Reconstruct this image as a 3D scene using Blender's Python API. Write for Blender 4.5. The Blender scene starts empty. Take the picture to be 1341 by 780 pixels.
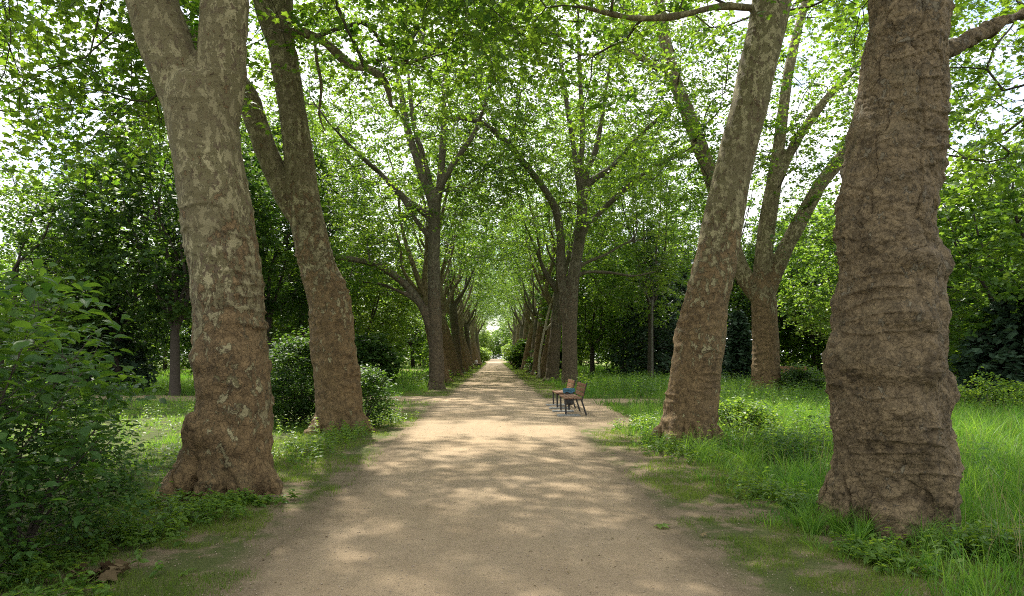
import bpy, math, time
import numpy as np
from mathutils import Vector

T0 = time.time()
SC = bpy.context.scene
COL = SC.collection
R = math.radians
F_PX, VPX, VPY, CAM_H = 900.0, 648.0, 466.0, 1.6      # focal length in photo pixels, vanishing point, eye height

def P(px, py, Y):
    return np.array([(px - VPX) / F_PX * Y, Y, CAM_H + (VPY - py) / F_PX * Y])

def rg(seed):
    return np.random.default_rng(seed)

# ------------------------------------------------------------------ noise
def _hash(ix, iy, iz, seed):
    h = (ix.astype(np.int64) * 374761393 + iy.astype(np.int64) * 668265263 + iz.astype(np.int64) * 1440662683 + seed * 974634777) & 0xFFFFFFFF
    h = ((h ^ (h >> 13)) * 1274126177) & 0xFFFFFFFF
    h = ((h ^ (h >> 16)) * 2246822519) & 0xFFFFFFFF
    h = h ^ (h >> 15)
    return (h & 0xFFFFFF) / float(0xFFFFFF)

def vnoise(p, seed=0):
    p = np.asarray(p, float)
    i = np.floor(p).astype(np.int64)
    f = p - i
    u = f * f * f * (f * (f * 6 - 15) + 10)
    r = np.zeros(len(p))
    for dx in (0, 1):
        wx = u[:, 0] if dx else 1 - u[:, 0]
        for dy in (0, 1):
            wy = u[:, 1] if dy else 1 - u[:, 1]
            for dz in (0, 1):
                wz = u[:, 2] if dz else 1 - u[:, 2]
                r += wx * wy * wz * _hash(i[:, 0] + dx, i[:, 1] + dy, i[:, 2] + dz, seed)
    return r * 2 - 1

def fbm(p, oct=4, seed=0):
    a, s, t = 1.0, np.zeros(len(p)), 0.0
    p = np.asarray(p, float)
    for k in range(oct):
        s += a * vnoise(p, seed + k * 17)
        t += a
        a *= .5
        p = p * 2.03 + 11.3
    return s / t

def worley(p, seed=0):
    i = np.floor(p).astype(np.int64)
    f1 = np.full(len(p), 9.0); f2 = np.full(len(p), 9.0); idv = np.zeros(len(p))
    for dx in (-1, 0, 1):
        for dy in (-1, 0, 1):
            for dz in (-1, 0, 1):
                c = i + np.array([dx, dy, dz])
                q = np.stack([_hash(c[:, 0], c[:, 1], c[:, 2], seed + k) for k in (1, 2, 3)], 1) + c
                d = np.sqrt(((p - q) ** 2).sum(1))
                cid = _hash(c[:, 0], c[:, 1], c[:, 2], seed + 9)
                closer = d < f1
                f2 = np.where(closer, f1, np.minimum(f2, d))
                idv = np.where(closer, cid, idv)
                f1 = np.where(closer, d, f1)
    return f1, f2, idv

def sstep(a, b, x):
    t = np.clip((x - a) / (b - a), 0, 1)
    return t * t * (3 - 2 * t)

def n2(x, y, s, seed=0, oct=3):
    return fbm(np.stack([np.asarray(x) * s, np.asarray(y) * s, np.zeros(len(x)) + .5], 1), oct, seed)

# ------------------------------------------------------------------ mesh helpers
def mesh_np(name, verts, faces, mat=None, attrs=None, k=None):
    """faces: (M,k) array of equal-sized polygons"""
    me = bpy.data.meshes.new(name)
    verts = np.ascontiguousarray(verts, dtype=np.float32)
    faces = np.ascontiguousarray(faces, dtype=np.int32)
    me.vertices.add(len(verts)); me.vertices.foreach_set('co', verts.ravel())
    k = faces.shape[1]
    me.loops.add(faces.size); me.loops.foreach_set('vertex_index', faces.ravel())
    me.polygons.add(len(faces)); me.polygons.foreach_set('loop_start', np.arange(0, faces.size, k, dtype=np.int32))
    for an, av in (attrs or {}).items():
        a = me.attributes.new(an, 'FLOAT', 'POINT')
        a.data.foreach_set('value', np.ascontiguousarray(av, dtype=np.float32))
    me.update(calc_edges=True)
    if mat: me.materials.append(mat)
    return me

def link(name, me, parent=None, loc=None):
    o = bpy.data.objects.new(name, me)
    COL.objects.link(o)
    if parent is not None: o.parent = parent
    if loc is not None: o.location = loc
    return o

def empty(name, loc=(0, 0, 0), rz=0.0):
    o = bpy.data.objects.new(name, None)
    COL.objects.link(o)
    o.location = loc; o.rotation_euler = (0, 0, rz); o.empty_display_size = .3
    return o

def tag(o, label=None, cat=None, group=None, kind=None):
    if label: o['label'] = label
    if cat: o['category'] = cat
    if group: o['group'] = group
    if kind: o['kind'] = kind
    return o

def copy_thing(src, loc, rz, label, group=None, scale=1.0):
    r = src.copy(); COL.objects.link(r)
    r.location = loc; r.rotation_euler = (0, 0, rz); r.scale = (scale, scale, scale)
    r['label'] = label
    if group: r['group'] = group
    for ch in src.children:
        c = ch.copy(); COL.objects.link(c); c.parent = r
    return r

class MB:
    """collects polygons, then links them as one mesh object"""
    def __init__(self): self.v = []; self.f = []
    def add(self, v, f):
        o = len(self.v); self.v += [tuple(p) for p in v]; self.f += [tuple(i + o for i in q) for q in f]
    def box(self, c, s, rot=None, bev=.004):
        b = min(bev, min(s) * .3)
        hx, hy, hz = s[0] / 2, s[1] / 2, s[2] / 2
        pts = []
        for sz in (-1, 1):
            for (x, y) in ((-hx + b, -hy), (hx - b, -hy), (hx, -hy + b), (hx, hy - b), (hx - b, hy), (-hx + b, hy), (-hx, hy - b), (-hx, -hy + b)):
                pts.append((x, y, sz * (hz - b)))
        for sz in (-1, 1):
            for (x, y) in ((-hx + b, -hy + b), (hx - b, -hy + b), (hx - b, hy - b), (-hx + b, hy - b)):
                pts.append((x, y, sz * hz))
        fs = [(i, (i + 1) % 8, 8 + (i + 1) % 8, 8 + i) for i in range(8)]
        fs += [(19 - 3, 17, 18, 19) and (20, 21, 22, 23), (19, 18, 17, 16)]
        t = [20, 21, 21, 22, 22, 23, 23, 20]
        for i in range(8):
            a, bb = t[i], t[(i + 1) % 8]
            j = (i + 1) % 8
            fs.append((8 + i, 8 + j, bb, a) if a != bb else (8 + i, 8 + j, a))
            a2, b2 = a - 4, bb - 4
            fs.append((j, i, a2, b2) if a2 != b2 else (j, i, a2))
        pts = np.array(pts)
        if rot is not None: pts = pts @ np.array(rot).T
        self.add(pts + np.array(c), fs)
    def tube(self, pts, rad, n=10, cap=True):
        v, f, caps = tube_np(np.array(pts, float), np.array(rad, float) if np.ndim(rad) else np.full(len(pts), rad), n)
        o = len(self.v); self.v += [tuple(p) for p in v]; self.f += [tuple(int(i) + o for i in q) for q in f]
        if cap:
            self.f.append(tuple(o + i for i in range(n - 1, -1, -1)))
            self.f.append(tuple(o + len(v) - n + i for i in range(n)))
    def lathe(self, prof, c, n=20):
        o = len(self.v)
        for (r, z) in prof:
            for i in range(n):
                a = 2 * math.pi * i / n
                self.v.append((c[0] + r * math.cos(a), c[1] + r * math.sin(a), c[2] + z))
        for k in range(len(prof) - 1):
            for i in range(n):
                j = (i + 1) % n
                self.f.append((o + k * n + i, o + k * n + j, o + (k + 1) * n + j, o + (k + 1) * n + i))
    def build(self, name, mat, parent=None, flat=True):
        me = bpy.data.meshes.new(name)
        me.from_pydata(self.v, [], self.f); me.update()
        if flat: me.shade_flat()
        me.materials.append(mat)
        return link(name, me, parent)

def tube_np(pts, rad, n=8):
    m = len(pts)
    tan = np.gradient(pts, axis=0)
    tan /= np.linalg.norm(tan, axis=1)[:, None] + 1e-9
    ref = np.array([.13, .97, .21]) if abs(tan[:, 1].mean()) < .75 else np.array([.97, .1, .2])
    u = np.cross(tan, ref); u /= np.linalg.norm(u, axis=1)[:, None] + 1e-9
    w = np.cross(tan, u)
    a = np.arange(n) * 2 * math.pi / n
    v = pts[:, None, :] + rad[:, None, None] * (np.cos(a)[None, :, None] * u[:, None, :] + np.sin(a)[None, :, None] * w[:, None, :])
    i = np.arange(m - 1)[:, None] * n; j = np.arange(n)[None, :]; j2 = (j + 1) % n
    f = np.stack([i + j, i + j2, i + n + j2, i + n + j], -1).reshape(-1, 4)
    return v.reshape(-1, 3), f, None

def catmull(pts, step):
    """smooth resample of rows (x,y,z,r)"""
    pts = np.asarray(pts, float)
    if len(pts) < 3:
        L = np.linalg.norm(pts[1, :3] - pts[0, :3]); k = max(2, int(L / step) + 1)
        t = np.linspace(0, 1, k)[:, None]
        return pts[0] * (1 - t) + pts[1] * t
    q = np.vstack([2 * pts[0] - pts[1], pts, 2 * pts[-1] - pts[-2]])
    out = []
    for i in range(1, len(q) - 2):
        L = np.linalg.norm(q[i + 1, :3] - q[i, :3]); k = max(1, int(round(L / step)))
        t = (np.arange(k) / k)[:, None]
        a, b, c, d = q[i - 1], q[i], q[i + 1], q[i + 2]
        out.append(.5 * (2 * b + (c - a) * t + (2 * a - 5 * b + 4 * c - d) * t * t + (3 * b - a - 3 * c + d) * t ** 3))
    out.append(pts[-1:])
    o = np.vstack(out); o[:, 3] = np.maximum(o[:, 3], .004)
    return o

# ------------------------------------------------------------------ materials
def new_mat(name):
    m = bpy.data.materials.new(name); m.use_nodes = True
    nt = m.node_tree; nt.nodes.clear()
    out = nt.nodes.new('ShaderNodeOutputMaterial')
    return m, nt, out

class NB:
    def __init__(self, nt): self.nt = nt
    def n(self, t, **kw):
        nd = self.nt.nodes.new(t)
        for k, v in kw.items():
            if k.startswith('i_'):
                key = k[2:]; key = int(key) if key.isdigit() else key.replace('_', ' ')
                if isinstance(v, bpy.types.NodeSocket): self.nt.links.new(v, nd.inputs[key])
                else: nd.inputs[key].default_value = v
            else: setattr(nd, k, v)
        return nd
    def math(self, op, a, b=0.0, clamp=False):
        nd = self.n('ShaderNodeMath', operation=op, use_clamp=clamp)
        for i, v in ((0, a), (1, b)):
            if isinstance(v, bpy.types.NodeSocket): self.nt.links.new(v, nd.inputs[i])
            else: nd.inputs[i].default_value = v
        return nd.outputs[0]
    def mix(self, f, a, b, blend='MIX'):
        nd = self.n('ShaderNodeMix', data_type='RGBA', blend_type=blend, clamp_factor=True)
        for i, v in ((0, f), (6, a), (7, b)):
            if isinstance(v, bpy.types.NodeSocket): self.nt.links.new(v, nd.inputs[i])
            else: nd.inputs[i].default_value = v if i == 0 else (*v, 1)
        return nd.outputs[2]
    def rng(self, v, a, b, c=0.0, d=1.0, smooth=True):
        nd = self.n('ShaderNodeMapRange', interpolation_type='SMOOTHSTEP' if smooth else 'LINEAR')
        self.nt.links.new(v, nd.inputs[0])
        for i, x in ((1, a), (2, b), (3, c), (4, d)): nd.inputs[i].default_value = x
        return nd.outputs[0]
    def noise(self, vec, scale, detail=4, rough=.55, dist=0.0):
        nd = self.n('ShaderNodeTexNoise'); nd.inputs['Scale'].default_value = scale
        nd.inputs['Detail'].default_value = detail; nd.inputs['Roughness'].default_value = rough; nd.inputs['Distortion'].default_value = dist
        self.nt.links.new(vec, nd.inputs['Vector'])
        return nd.outputs[0]
    def voro(self, vec, scale, feature='F1', out=0):
        nd = self.n('ShaderNodeTexVoronoi', feature=feature); nd.inputs['Scale'].default_value = scale
        self.nt.links.new(vec, nd.inputs['Vector'])
        return nd.outputs[out]
    def mapping(self, vec, scale):
        nd = self.n('ShaderNodeMapping'); nd.inputs['Scale'].default_value = scale
        self.nt.links.new(vec, nd.inputs['Vector'])
        return nd.outputs[0]

def principled(b, out, color, rough=.8, spec=.3, bump=None, bump_d=.01, bump_s=1.0):
    pr = b.n('ShaderNodeBsdfPrincipled')
    if isinstance(color, bpy.types.NodeSocket): b.nt.links.new(color, pr.inputs['Base Color'])
    else: pr.inputs['Base Color'].default_value = (*color, 1)
    if isinstance(rough, bpy.types.NodeSocket): b.nt.links.new(rough, pr.inputs['Roughness'])
    else: pr.inputs['Roughness'].default_value = rough
    pr.inputs['Specular IOR Level'].default_value = spec
    if bump is not None:
        bp = b.n('ShaderNodeBump'); bp.inputs['Distance'].default_value = bump_d; bp.inputs['Strength'].default_value = bump_s
        b.nt.links.new(bump, bp.inputs['Height']); b.nt.links.new(bp.outputs[0], pr.inputs['Normal'])
    if out is not None: b.nt.links.new(pr.outputs[0], out.inputs[0])
    return pr

def mat_leaf(name, dark, light, tr_dark, tr_light, tfac=.5, rough=.45, spec=.35):
    m, nt, out = new_mat(name); b = NB(nt)
    at = b.n('ShaderNodeAttribute', attribute_name='tint').outputs['Fac']
    c1 = b.mix(at, dark, light); c2 = b.mix(at, tr_dark, tr_light)
    pr = principled(b, None, c1, rough, spec)
    tr = b.n('ShaderNodeBsdfTranslucent'); nt.links.new(c2, tr.inputs[0])
    mx = b.n('ShaderNodeMixShader'); mx.inputs[0].default_value = tfac
    nt.links.new(pr.outputs[0], mx.inputs[1]); nt.links.new(tr.outputs[0], mx.inputs[2]); nt.links.new(mx.outputs[0], out.inputs[0])
    return m

def mat_plain(name, col, rough=.6, spec=.3, var=.25, scale=30, bump=.0, metal=0.0):
    m, nt, out = new_mat(name); b = NB(nt)
    tc = b.n('ShaderNodeTexCoord').outputs['Object']
    nz = b.noise(tc, scale, 5)
    c = b.mix(nz, tuple(x * (1 - var) for x in col), tuple(x * (1 + var) for x in col))
    pr = principled(b, out, c, rough, spec, nz if bump else None, bump)
    pr.inputs['Metallic'].default_value = metal
    return m

def mat_bark(name, brown1=(.132, .088, .040), brown2=(.066, .043, .019), pale=(.30, .262, .135), olive=(.125, .108, .043), patch=(.092, .064, .032), scale=1.0):
    m, nt, out = new_mat(name); b = NB(nt)
    tc = b.n('ShaderNodeTexCoord').outputs['Object']
    peel = b.n('ShaderNodeAttribute', attribute_name='peel').outputs['Fac']
    wob = b.n('ShaderNodeTexNoise'); wob.inputs['Scale'].default_value = 6 * scale; wob.inputs['Detail'].default_value = 6
    nt.links.new(tc, wob.inputs['Vector'])
    vadd = b.n('ShaderNodeVectorMath', operation='MULTIPLY_ADD'); nt.links.new(wob.outputs['Color'], vadd.inputs[0]); vadd.inputs[1].default_value = (.13, .13, .13)
    nt.links.new(tc, vadd.inputs[2]); tw = vadd.outputs[0]
    # rough brown bark: scales
    sc = b.mapping(tw, (23 * scale, 23 * scale, 15 * scale))
    vc = b.n('ShaderNodeTexVoronoi', feature='F1'); vc.inputs['Scale'].default_value = 1.0; nt.links.new(sc, vc.inputs['Vector'])
    vd = b.n('ShaderNodeTexVoronoi', feature='DISTANCE_TO_EDGE'); vd.inputs['Scale'].default_value = 1.0; nt.links.new(sc, vd.inputs['Vector'])
    sep = b.n('ShaderNodeSeparateColor'); nt.links.new(vc.outputs['Color'], sep.inputs[0])
    n1 = b.noise(tc, 2.2 * scale, 5); n3 = b.noise(tc, 60 * scale, 4, .65)
    cb = b.mix(b.rng(n1, .35, .65), brown1, brown2)
    n4 = b.noise(b.mapping(tc, (10 * scale, 10 * scale, 11 * scale)), 1.0, 8, .7)
    cb = b.mix(b.rng(n4, .42, .66, 0, .85), cb, tuple(x * 1.75 for x in brown1))
    cb = b.mix(b.rng(n4, .46, .34, 0, .5), cb, tuple(x * .75 for x in brown2))
    cb = b.mix(b.math('MULTIPLY', sep.outputs[0], .5), cb, tuple(x * 1.5 for x in brown1))
    cb = b.mix(b.rng(b.noise(tc, 1.3 * scale, 4), .56, .72, 0, .35), cb, (.075, .07, .032))
    # peeling upper bark: patches
    pn = b.noise(b.mapping(tw, (9.5 * scale, 9.5 * scale, 5.5 * scale)), 1.0, 8, .7, .1)
    pn2 = b.noise(b.mapping(tw, (10 * scale, 10 * scale, 6.5 * scale)), 1.0, 8, .7, .1)
    cp = b.mix(b.rng(pn, .50, .535), olive, pale)
    cp = b.mix(b.rng(pn2, .56, .58), cp, patch)
    cp = b.mix(b.rng(pn2, .36, .34, 0, .8), cp, tuple(x * .8 + .02 for x in pale))
    cp = b.mix(b.rng(b.noise(tc, 1.1 * scale, 4), .40, .62, 0, .6), cp, b.mix(.5, olive, patch))
    cp = b.mix(b.math('MULTIPLY', n3, .35), cp, (.12, .10, .07))
    fl = b.noise(b.mapping(tw, (9 * scale, 9 * scale, 5.5 * scale)), 1.0, 8, .7, .1)
    pk = b.rng(b.math('ADD', b.math('MULTIPLY', peel, 1.0), b.math('MULTIPLY', b.math('SUBTRACT', fl, .5), 4.2)), .46, .54)
    col = b.mix(pk, cb, cp)
    col = b.mix(b.rng(n3, .35, .7, 0, .4), col, b.mix(.5, col, (.08, .055, .04), 'MULTIPLY'))
    h = b.math('ADD', b.math('MULTIPLY', b.math('ADD', b.math('ADD', b.math('MULTIPLY', b.rng(vd.outputs['Distance'], 0, .14), .28), b.math('MULTIPLY', sep.outputs[1], 1.1)), b.math('MULTIPLY', n4, .8)), b.math('SUBTRACT', 1.1, pk)), b.math('MULTIPLY', n3, .6))
    h = b.math('ADD', h, b.math('MULTIPLY', b.rng(pn, .505, .525), .22))
    h = b.math('SUBTRACT', h, b.math('MULTIPLY', pk, .35))
    principled(b, out, col, .85, .25, h, .02, 1.0)
    return m

def P0(b):  # world position
    return b.n('ShaderNodeNewGeometry').outputs['Position']

M = {}
def build_materials():
    M['bark'] = mat_bark('plane_bark')
    M['bark_r'] = mat_bark('plane_bark_rough', brown1=(.118, .086, .045), brown2=(.056, .040, .020), pale=(.17, .145, .09), olive=(.105, .085, .05), patch=(.07, .05, .03))
    M['bark_g'] = mat_bark('plane_bark_grey', brown1=(.095, .072, .042), brown2=(.050, .038, .022), pale=(.15, .135, .08), olive=(.075, .07, .036), patch=(.06, .047, .03))
    M['branch'] = mat_bark('branch_bark', pale=(.10, .09, .055), olive=(.058, .052, .03), patch=(.045, .036, .025))
    M['birch'] = mat_plain('birch_bark', (.10, .095, .075), .8, .2, .6, 6, .01)
    M['bark_d'] = mat_plain('dark_bark', (.055, .045, .034), .9, .2, .5, 14, .02)
    M['bark_lit'] = mat_plain('lit_dead_wood', (.30, .26, .19), .8, .2, .3, 9, .01)  # dead wood, its pale tone also paints in the sunlight on it
    M['leaf'] = mat_leaf('plane_leaf', (.025, .068, .011), (.082, .148, .022), (.085, .205, .011), (.35, .52, .034), .5)
    M['leaf_far'] = mat_leaf('far_leaf', (.031, .077, .014), (.086, .153, .027), (.092, .22, .016), (.33, .49, .04), .5)
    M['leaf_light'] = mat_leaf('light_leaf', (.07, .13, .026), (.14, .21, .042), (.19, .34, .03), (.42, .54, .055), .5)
    M['leaf_dark'] = mat_leaf('dark_leaf', (.018, .044, .014), (.048, .095, .021), (.045, .115, .012), (.17, .29, .024), .4, .55, .2)
    M['leaf_con'] = mat_leaf('conifer_leaf', (.024, .052, .028), (.055, .095, .05), (.03, .06, .022), (.08, .14, .04), .28, .6)
    M['leaf_shrub'] = mat_leaf('shrub_leaf', (.026, .070, .016), (.062, .125, .026), (.06, .15, .012), (.2, .34, .024), .42, .48, .28)
    M['leaf_herb'] = mat_leaf('herb_leaf', (.04, .10, .015), (.11, .185, .03), (.12, .25, .016), (.36, .5, .04), .48, .45)
    M['grass'] = mat_leaf('meadow_blade', (.038, .11, .013), (.135, .235, .037), (.10, .28, .016), (.33, .54, .044), .45, .5, .3)
    M['lawn'] = mat_leaf('short_blade', (.06, .115, .014), (.15, .19, .03), (.12, .22, .014), (.28, .38, .03), .45, .6, .2)
    M['straw'] = mat_leaf('straw', (.22, .17, .08), (.33, .27, .14), (.2, .16, .07), (.3, .24, .1), .35, .7, .2)
    M['litter'] = mat_leaf('litter_leaf', (.07, .045, .022), (.2, .15, .075), (.05, .03, .01), (.12, .09, .03), .25, .8, .2)
    M['stone'] = mat_plain('grey_pebble', (.27, .215, .155), .85, .2, .4, 60, .002)
    M['wood'] = mat_plain('bench_wood', (.14, .066, .031), .55, .35, .35, 25, .001)
    M['steel'] = mat_plain('dark_steel', (.022, .02, .02), .45, .45, .2, 40)
    M['slab'] = mat_plain('grey_slab', (.20, .20, .185), .9, .2, .25, 12, .003)
    M['bag'] = mat_plain('blue_bag', (.01, .08, .13), .35, .5, .35, 12, .01)
    M['skin'] = mat_plain('skin', (.52, .33, .25), .55, .35, .05, 8)
    M['shirt'] = mat_plain('white_shirt', (.72, .66, .66), .8, .2, .08, 12)
    M['trousers'] = mat_plain('dark_trousers', (.03, .028, .035), .8, .2, .2, 12)
    M['hair'] = mat_plain('brown_hair', (.05, .03, .02), .6, .3, .3, 30)
    M['flower'] = mat_leaf('yellow_flower', (.45, .38, .04), (.6, .5, .06), (.3, .25, .02), (.4, .33, .03), .3)

    # ground ------------------------------------------------------
    m, nt, out = new_mat('park_ground'); b = NB(nt); pos = P0(b)
    sx = b.n('ShaderNodeSeparateXYZ'); nt.links.new(pos, sx.inputs[0])
    ax = b.math('ABSOLUTE', b.math('ADD', sx.outputs[0], .1))
    big = b.noise(pos, .7, 5); med = b.noise(pos, 3.5, 6, .65); fine = b.noise(pos, 55, 5, .7)
    grain = b.noise(pos, 260, 3, .7)
    soil = b.mix(b.rng(med, .3, .7), (.175, .130, .080), (.105, .078, .046))
    soil = b.mix(b.rng(fine, .35, .75), soil, (.225, .175, .112))
    moss = b.mix(b.rng(fine, .3, .7), (.05, .068, .018), (.10, .105, .034))
    mossmask = b.rng(b.math('ADD', b.math('MULTIPLY', med, .7), b.math('MULTIPLY', big, .6)), .58, .72)
    edge = b.rng(b.math('ADD', ax, b.math('MULTIPLY', b.math('SUBTRACT', big, .5), 2.2)), 2.9, 4.0)
    under = b.mix(b.rng(med, .3, .7), (.04, .055, .015), (.085, .095, .028))
    far = b.rng(sx.outputs[1], 24, 34)
    under = b.mix(far, under, b.mix(b.rng(big, .35, .65), (.10, .14, .03), (.16, .19, .05)))
    c = b.mix(b.math('MULTIPLY', mossmask, b.rng(ax, 1.7, 2.1)), soil, moss)
    c = b.mix(edge, c, under)
    principled(b, out, c, .95, .15, b.math('ADD', fine, b.math('MULTIPLY', grain, .4)), .02, .8)
    M['ground'] = m
    # gravel path ---------------------------------------------------
    m, nt, out = new_mat('sandy_path'); b = NB(nt); pos = P0(b)
    sx = b.n('ShaderNodeSeparateXYZ'); nt.links.new(pos, sx.inputs[0])
    edge_at = b.n('ShaderNodeAttribute', attribute_name='edge').outputs['Fac']
    big = b.noise(pos, .45, 4); med = b.noise(b.mapping(pos, (2.2, 1.1, 1)), 1.0, 6, .65); fine = b.noise(pos, 38, 6, .72); grain = b.noise(pos, 210, 3, .75)
    vg = b.voro(pos, 75, 'F1', 1); sg = b.n('ShaderNodeSeparateColor'); nt.links.new(vg, sg.inputs[0])
    c = b.mix(b.rng(med, .3, .7), (.355, .266, .166), (.282, .206, .126))
    c = b.mix(b.rng(big, .35, .7), c, (.31, .236, .153))
    c = b.mix(b.rng(grain, .38, .68, 0, .4), c, (.18, .13, .082))
    c = b.mix(b.rng(fine, .55, .8, 0, .5), c, (.40, .325, .235))
    c = b.mix(b.rng(sg.outputs[0], .9, .97, 0, .5), c, (.15, .115, .08))
    trk = b.noise(b.mapping(pos, (4.5, .22, 1)), 1.0, 4, .6)
    c = b.mix(b.rng(trk, .45, .7, 0, .38), c, (.235, .172, .108))
    foot = b.noise(pos, 5.5, 4, .6)
    c = b.mix(b.rng(foot, .55, .72, 0, .3), c, (.225, .165, .102))
    soil = b.mix(b.rng(fine, .35, .75), (.15, .11, .067), (.225, .175, .112))
    em = b.rng(b.math('ADD', edge_at, b.math('MULTIPLY', b.math('SUBTRACT', b.noise(pos, 2.6, 6, .68), .5), 1.1)), .35, .95)
    c = b.mix(em, c, soil)
    principled(b, out, c, .95, .15, b.math('ADD', b.math('ADD', b.math('MULTIPLY', fine, 1.2), b.math('MULTIPLY', foot, 2.2)), b.math('MULTIPLY', grain, .5)), .014, .9)
    M['path'] = m

# ------------------------------------------------------------------ leaves
def tmpl_plane():
    half = [(.15, -.06), (.46, .02), (.36, .22), (.56, .55), (.27, .55)]
    v = [(0, .36, .0), (0, 0, -.02)] + [(x, y, 0) for x, y in half] + [(0, 1.0, 0)] + [(-x, y, 0) for x, y in half[::-1]]
    v = np.array(v, float)
    v[2:, 2] = -.30 * (v[2:, 0] ** 2) - .16 * (v[2:, 1] - .4) ** 2 + .02
    v[[3, 5, 7, 9, 11], 2] -= .05
    n = len(v) - 1
    f = [(0, 1 + i, 1 + (i + 1) % n) for i in range(n)]
    return v, np.array(f)

def tmpl_mid():
    v = np.array([(0, 0, 0), (.50, .12, -.07), (.26, .42, -.02), (.42, .66, -.09), (0, 1, -.12), (-.42, .66, -.09), (-.26, .42, -.02), (-.50, .12, -.07)], float)
    f = [(0, 1, 2), (0, 2, 4), (2, 3, 4), (0, 4, 6), (4, 5, 6), (0, 6, 7)]
    return v, np.array(f)

def tmpl_far():
    v = np.array([(0, 0, 0), (.48, .45, -.1), (0, 1, -.05), (-.48, .40, -.1)], float)
    return v, np.array([(0, 1, 2), (0, 2, 3)])

def tmpl_oval():
    v = np.array([(0, 0, 0), (.22, .22, .05), (.28, .52, .05), (.14, .82, .0), (0, 1.02, -.12), (-.14, .82, .0), (-.28, .52, .05), (-.22, .22, .05), (0, .35, -.01), (0, .7, -.03)], float)
    f = [(0, 1, 8), (1, 2, 8), (2, 9, 8), (2, 3, 9), (3, 4, 9), (4, 5, 9), (5, 6, 9), (6, 8, 9), (6, 7, 8), (7, 0, 8)]
    return v, np.array(f)

TM = {'plane': tmpl_plane(), 'mid': tmpl_mid(), 'far': tmpl_far(), 'oval': tmpl_oval()}

def leaf_arrays(pos, out_dir, size, tint, tm, rng, up_tilt=.55, droop=.25):
    """out_dir: direction of the leaf's long axis (any z), normals near +Z tilted"""
    N = len(pos)
    tv, tf = TM[tm]
    nrm = np.zeros((N, 3)); nrm[:, 2] = 1
    nrm += rng.normal(0, up_tilt, (N, 3)); nrm /= np.linalg.norm(nrm, axis=1)[:, None] + 1e-9
    y = out_dir.copy(); y[:, 2] -= droop * rng.random(N) * 2
    y -= (y * nrm).sum(1)[:, None] * nrm; y /= np.linalg.norm(y, axis=1)[:, None] + 1e-9
    x = np.cross(y, nrm)
    curl = rng.uniform(.4, 1.8, N)
    V = pos[:, None, :] + size[:, None, None] * (tv[None, :, 0, None] * x[:, None, :] + tv[None, :, 1, None] * y[:, None, :] + (tv[None, :, 2] * curl[:, None])[:, :, None] * nrm[:, None, :])
    K = len(tv)
    Fc = (np.arange(N) * K)[:, None, None] + tf[None]
    return V.reshape(-1, 3), Fc.reshape(-1, 3), np.repeat(tint, K)

def join(parts):
    vs, fs, ts, o = [], [], [], 0
    for v, f, t in parts:
        if len(v) == 0: continue
        vs.append(v); fs.append(f + o); ts.append(t); o += len(v)
    return np.vstack(vs), np.vstack(fs), np.concatenate(ts)

def in_frame(p, m=60):
    Y = np.maximum(p[:, 1], .2)
    px = VPX + p[:, 0] / Y * F_PX; py = VPY - (p[:, 2] - CAM_H) / Y * F_PX
    return (p[:, 1] > .2) & (px > -m) & (px < 1341 + m) & (py > -m) & (py < 780 + m)

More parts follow.
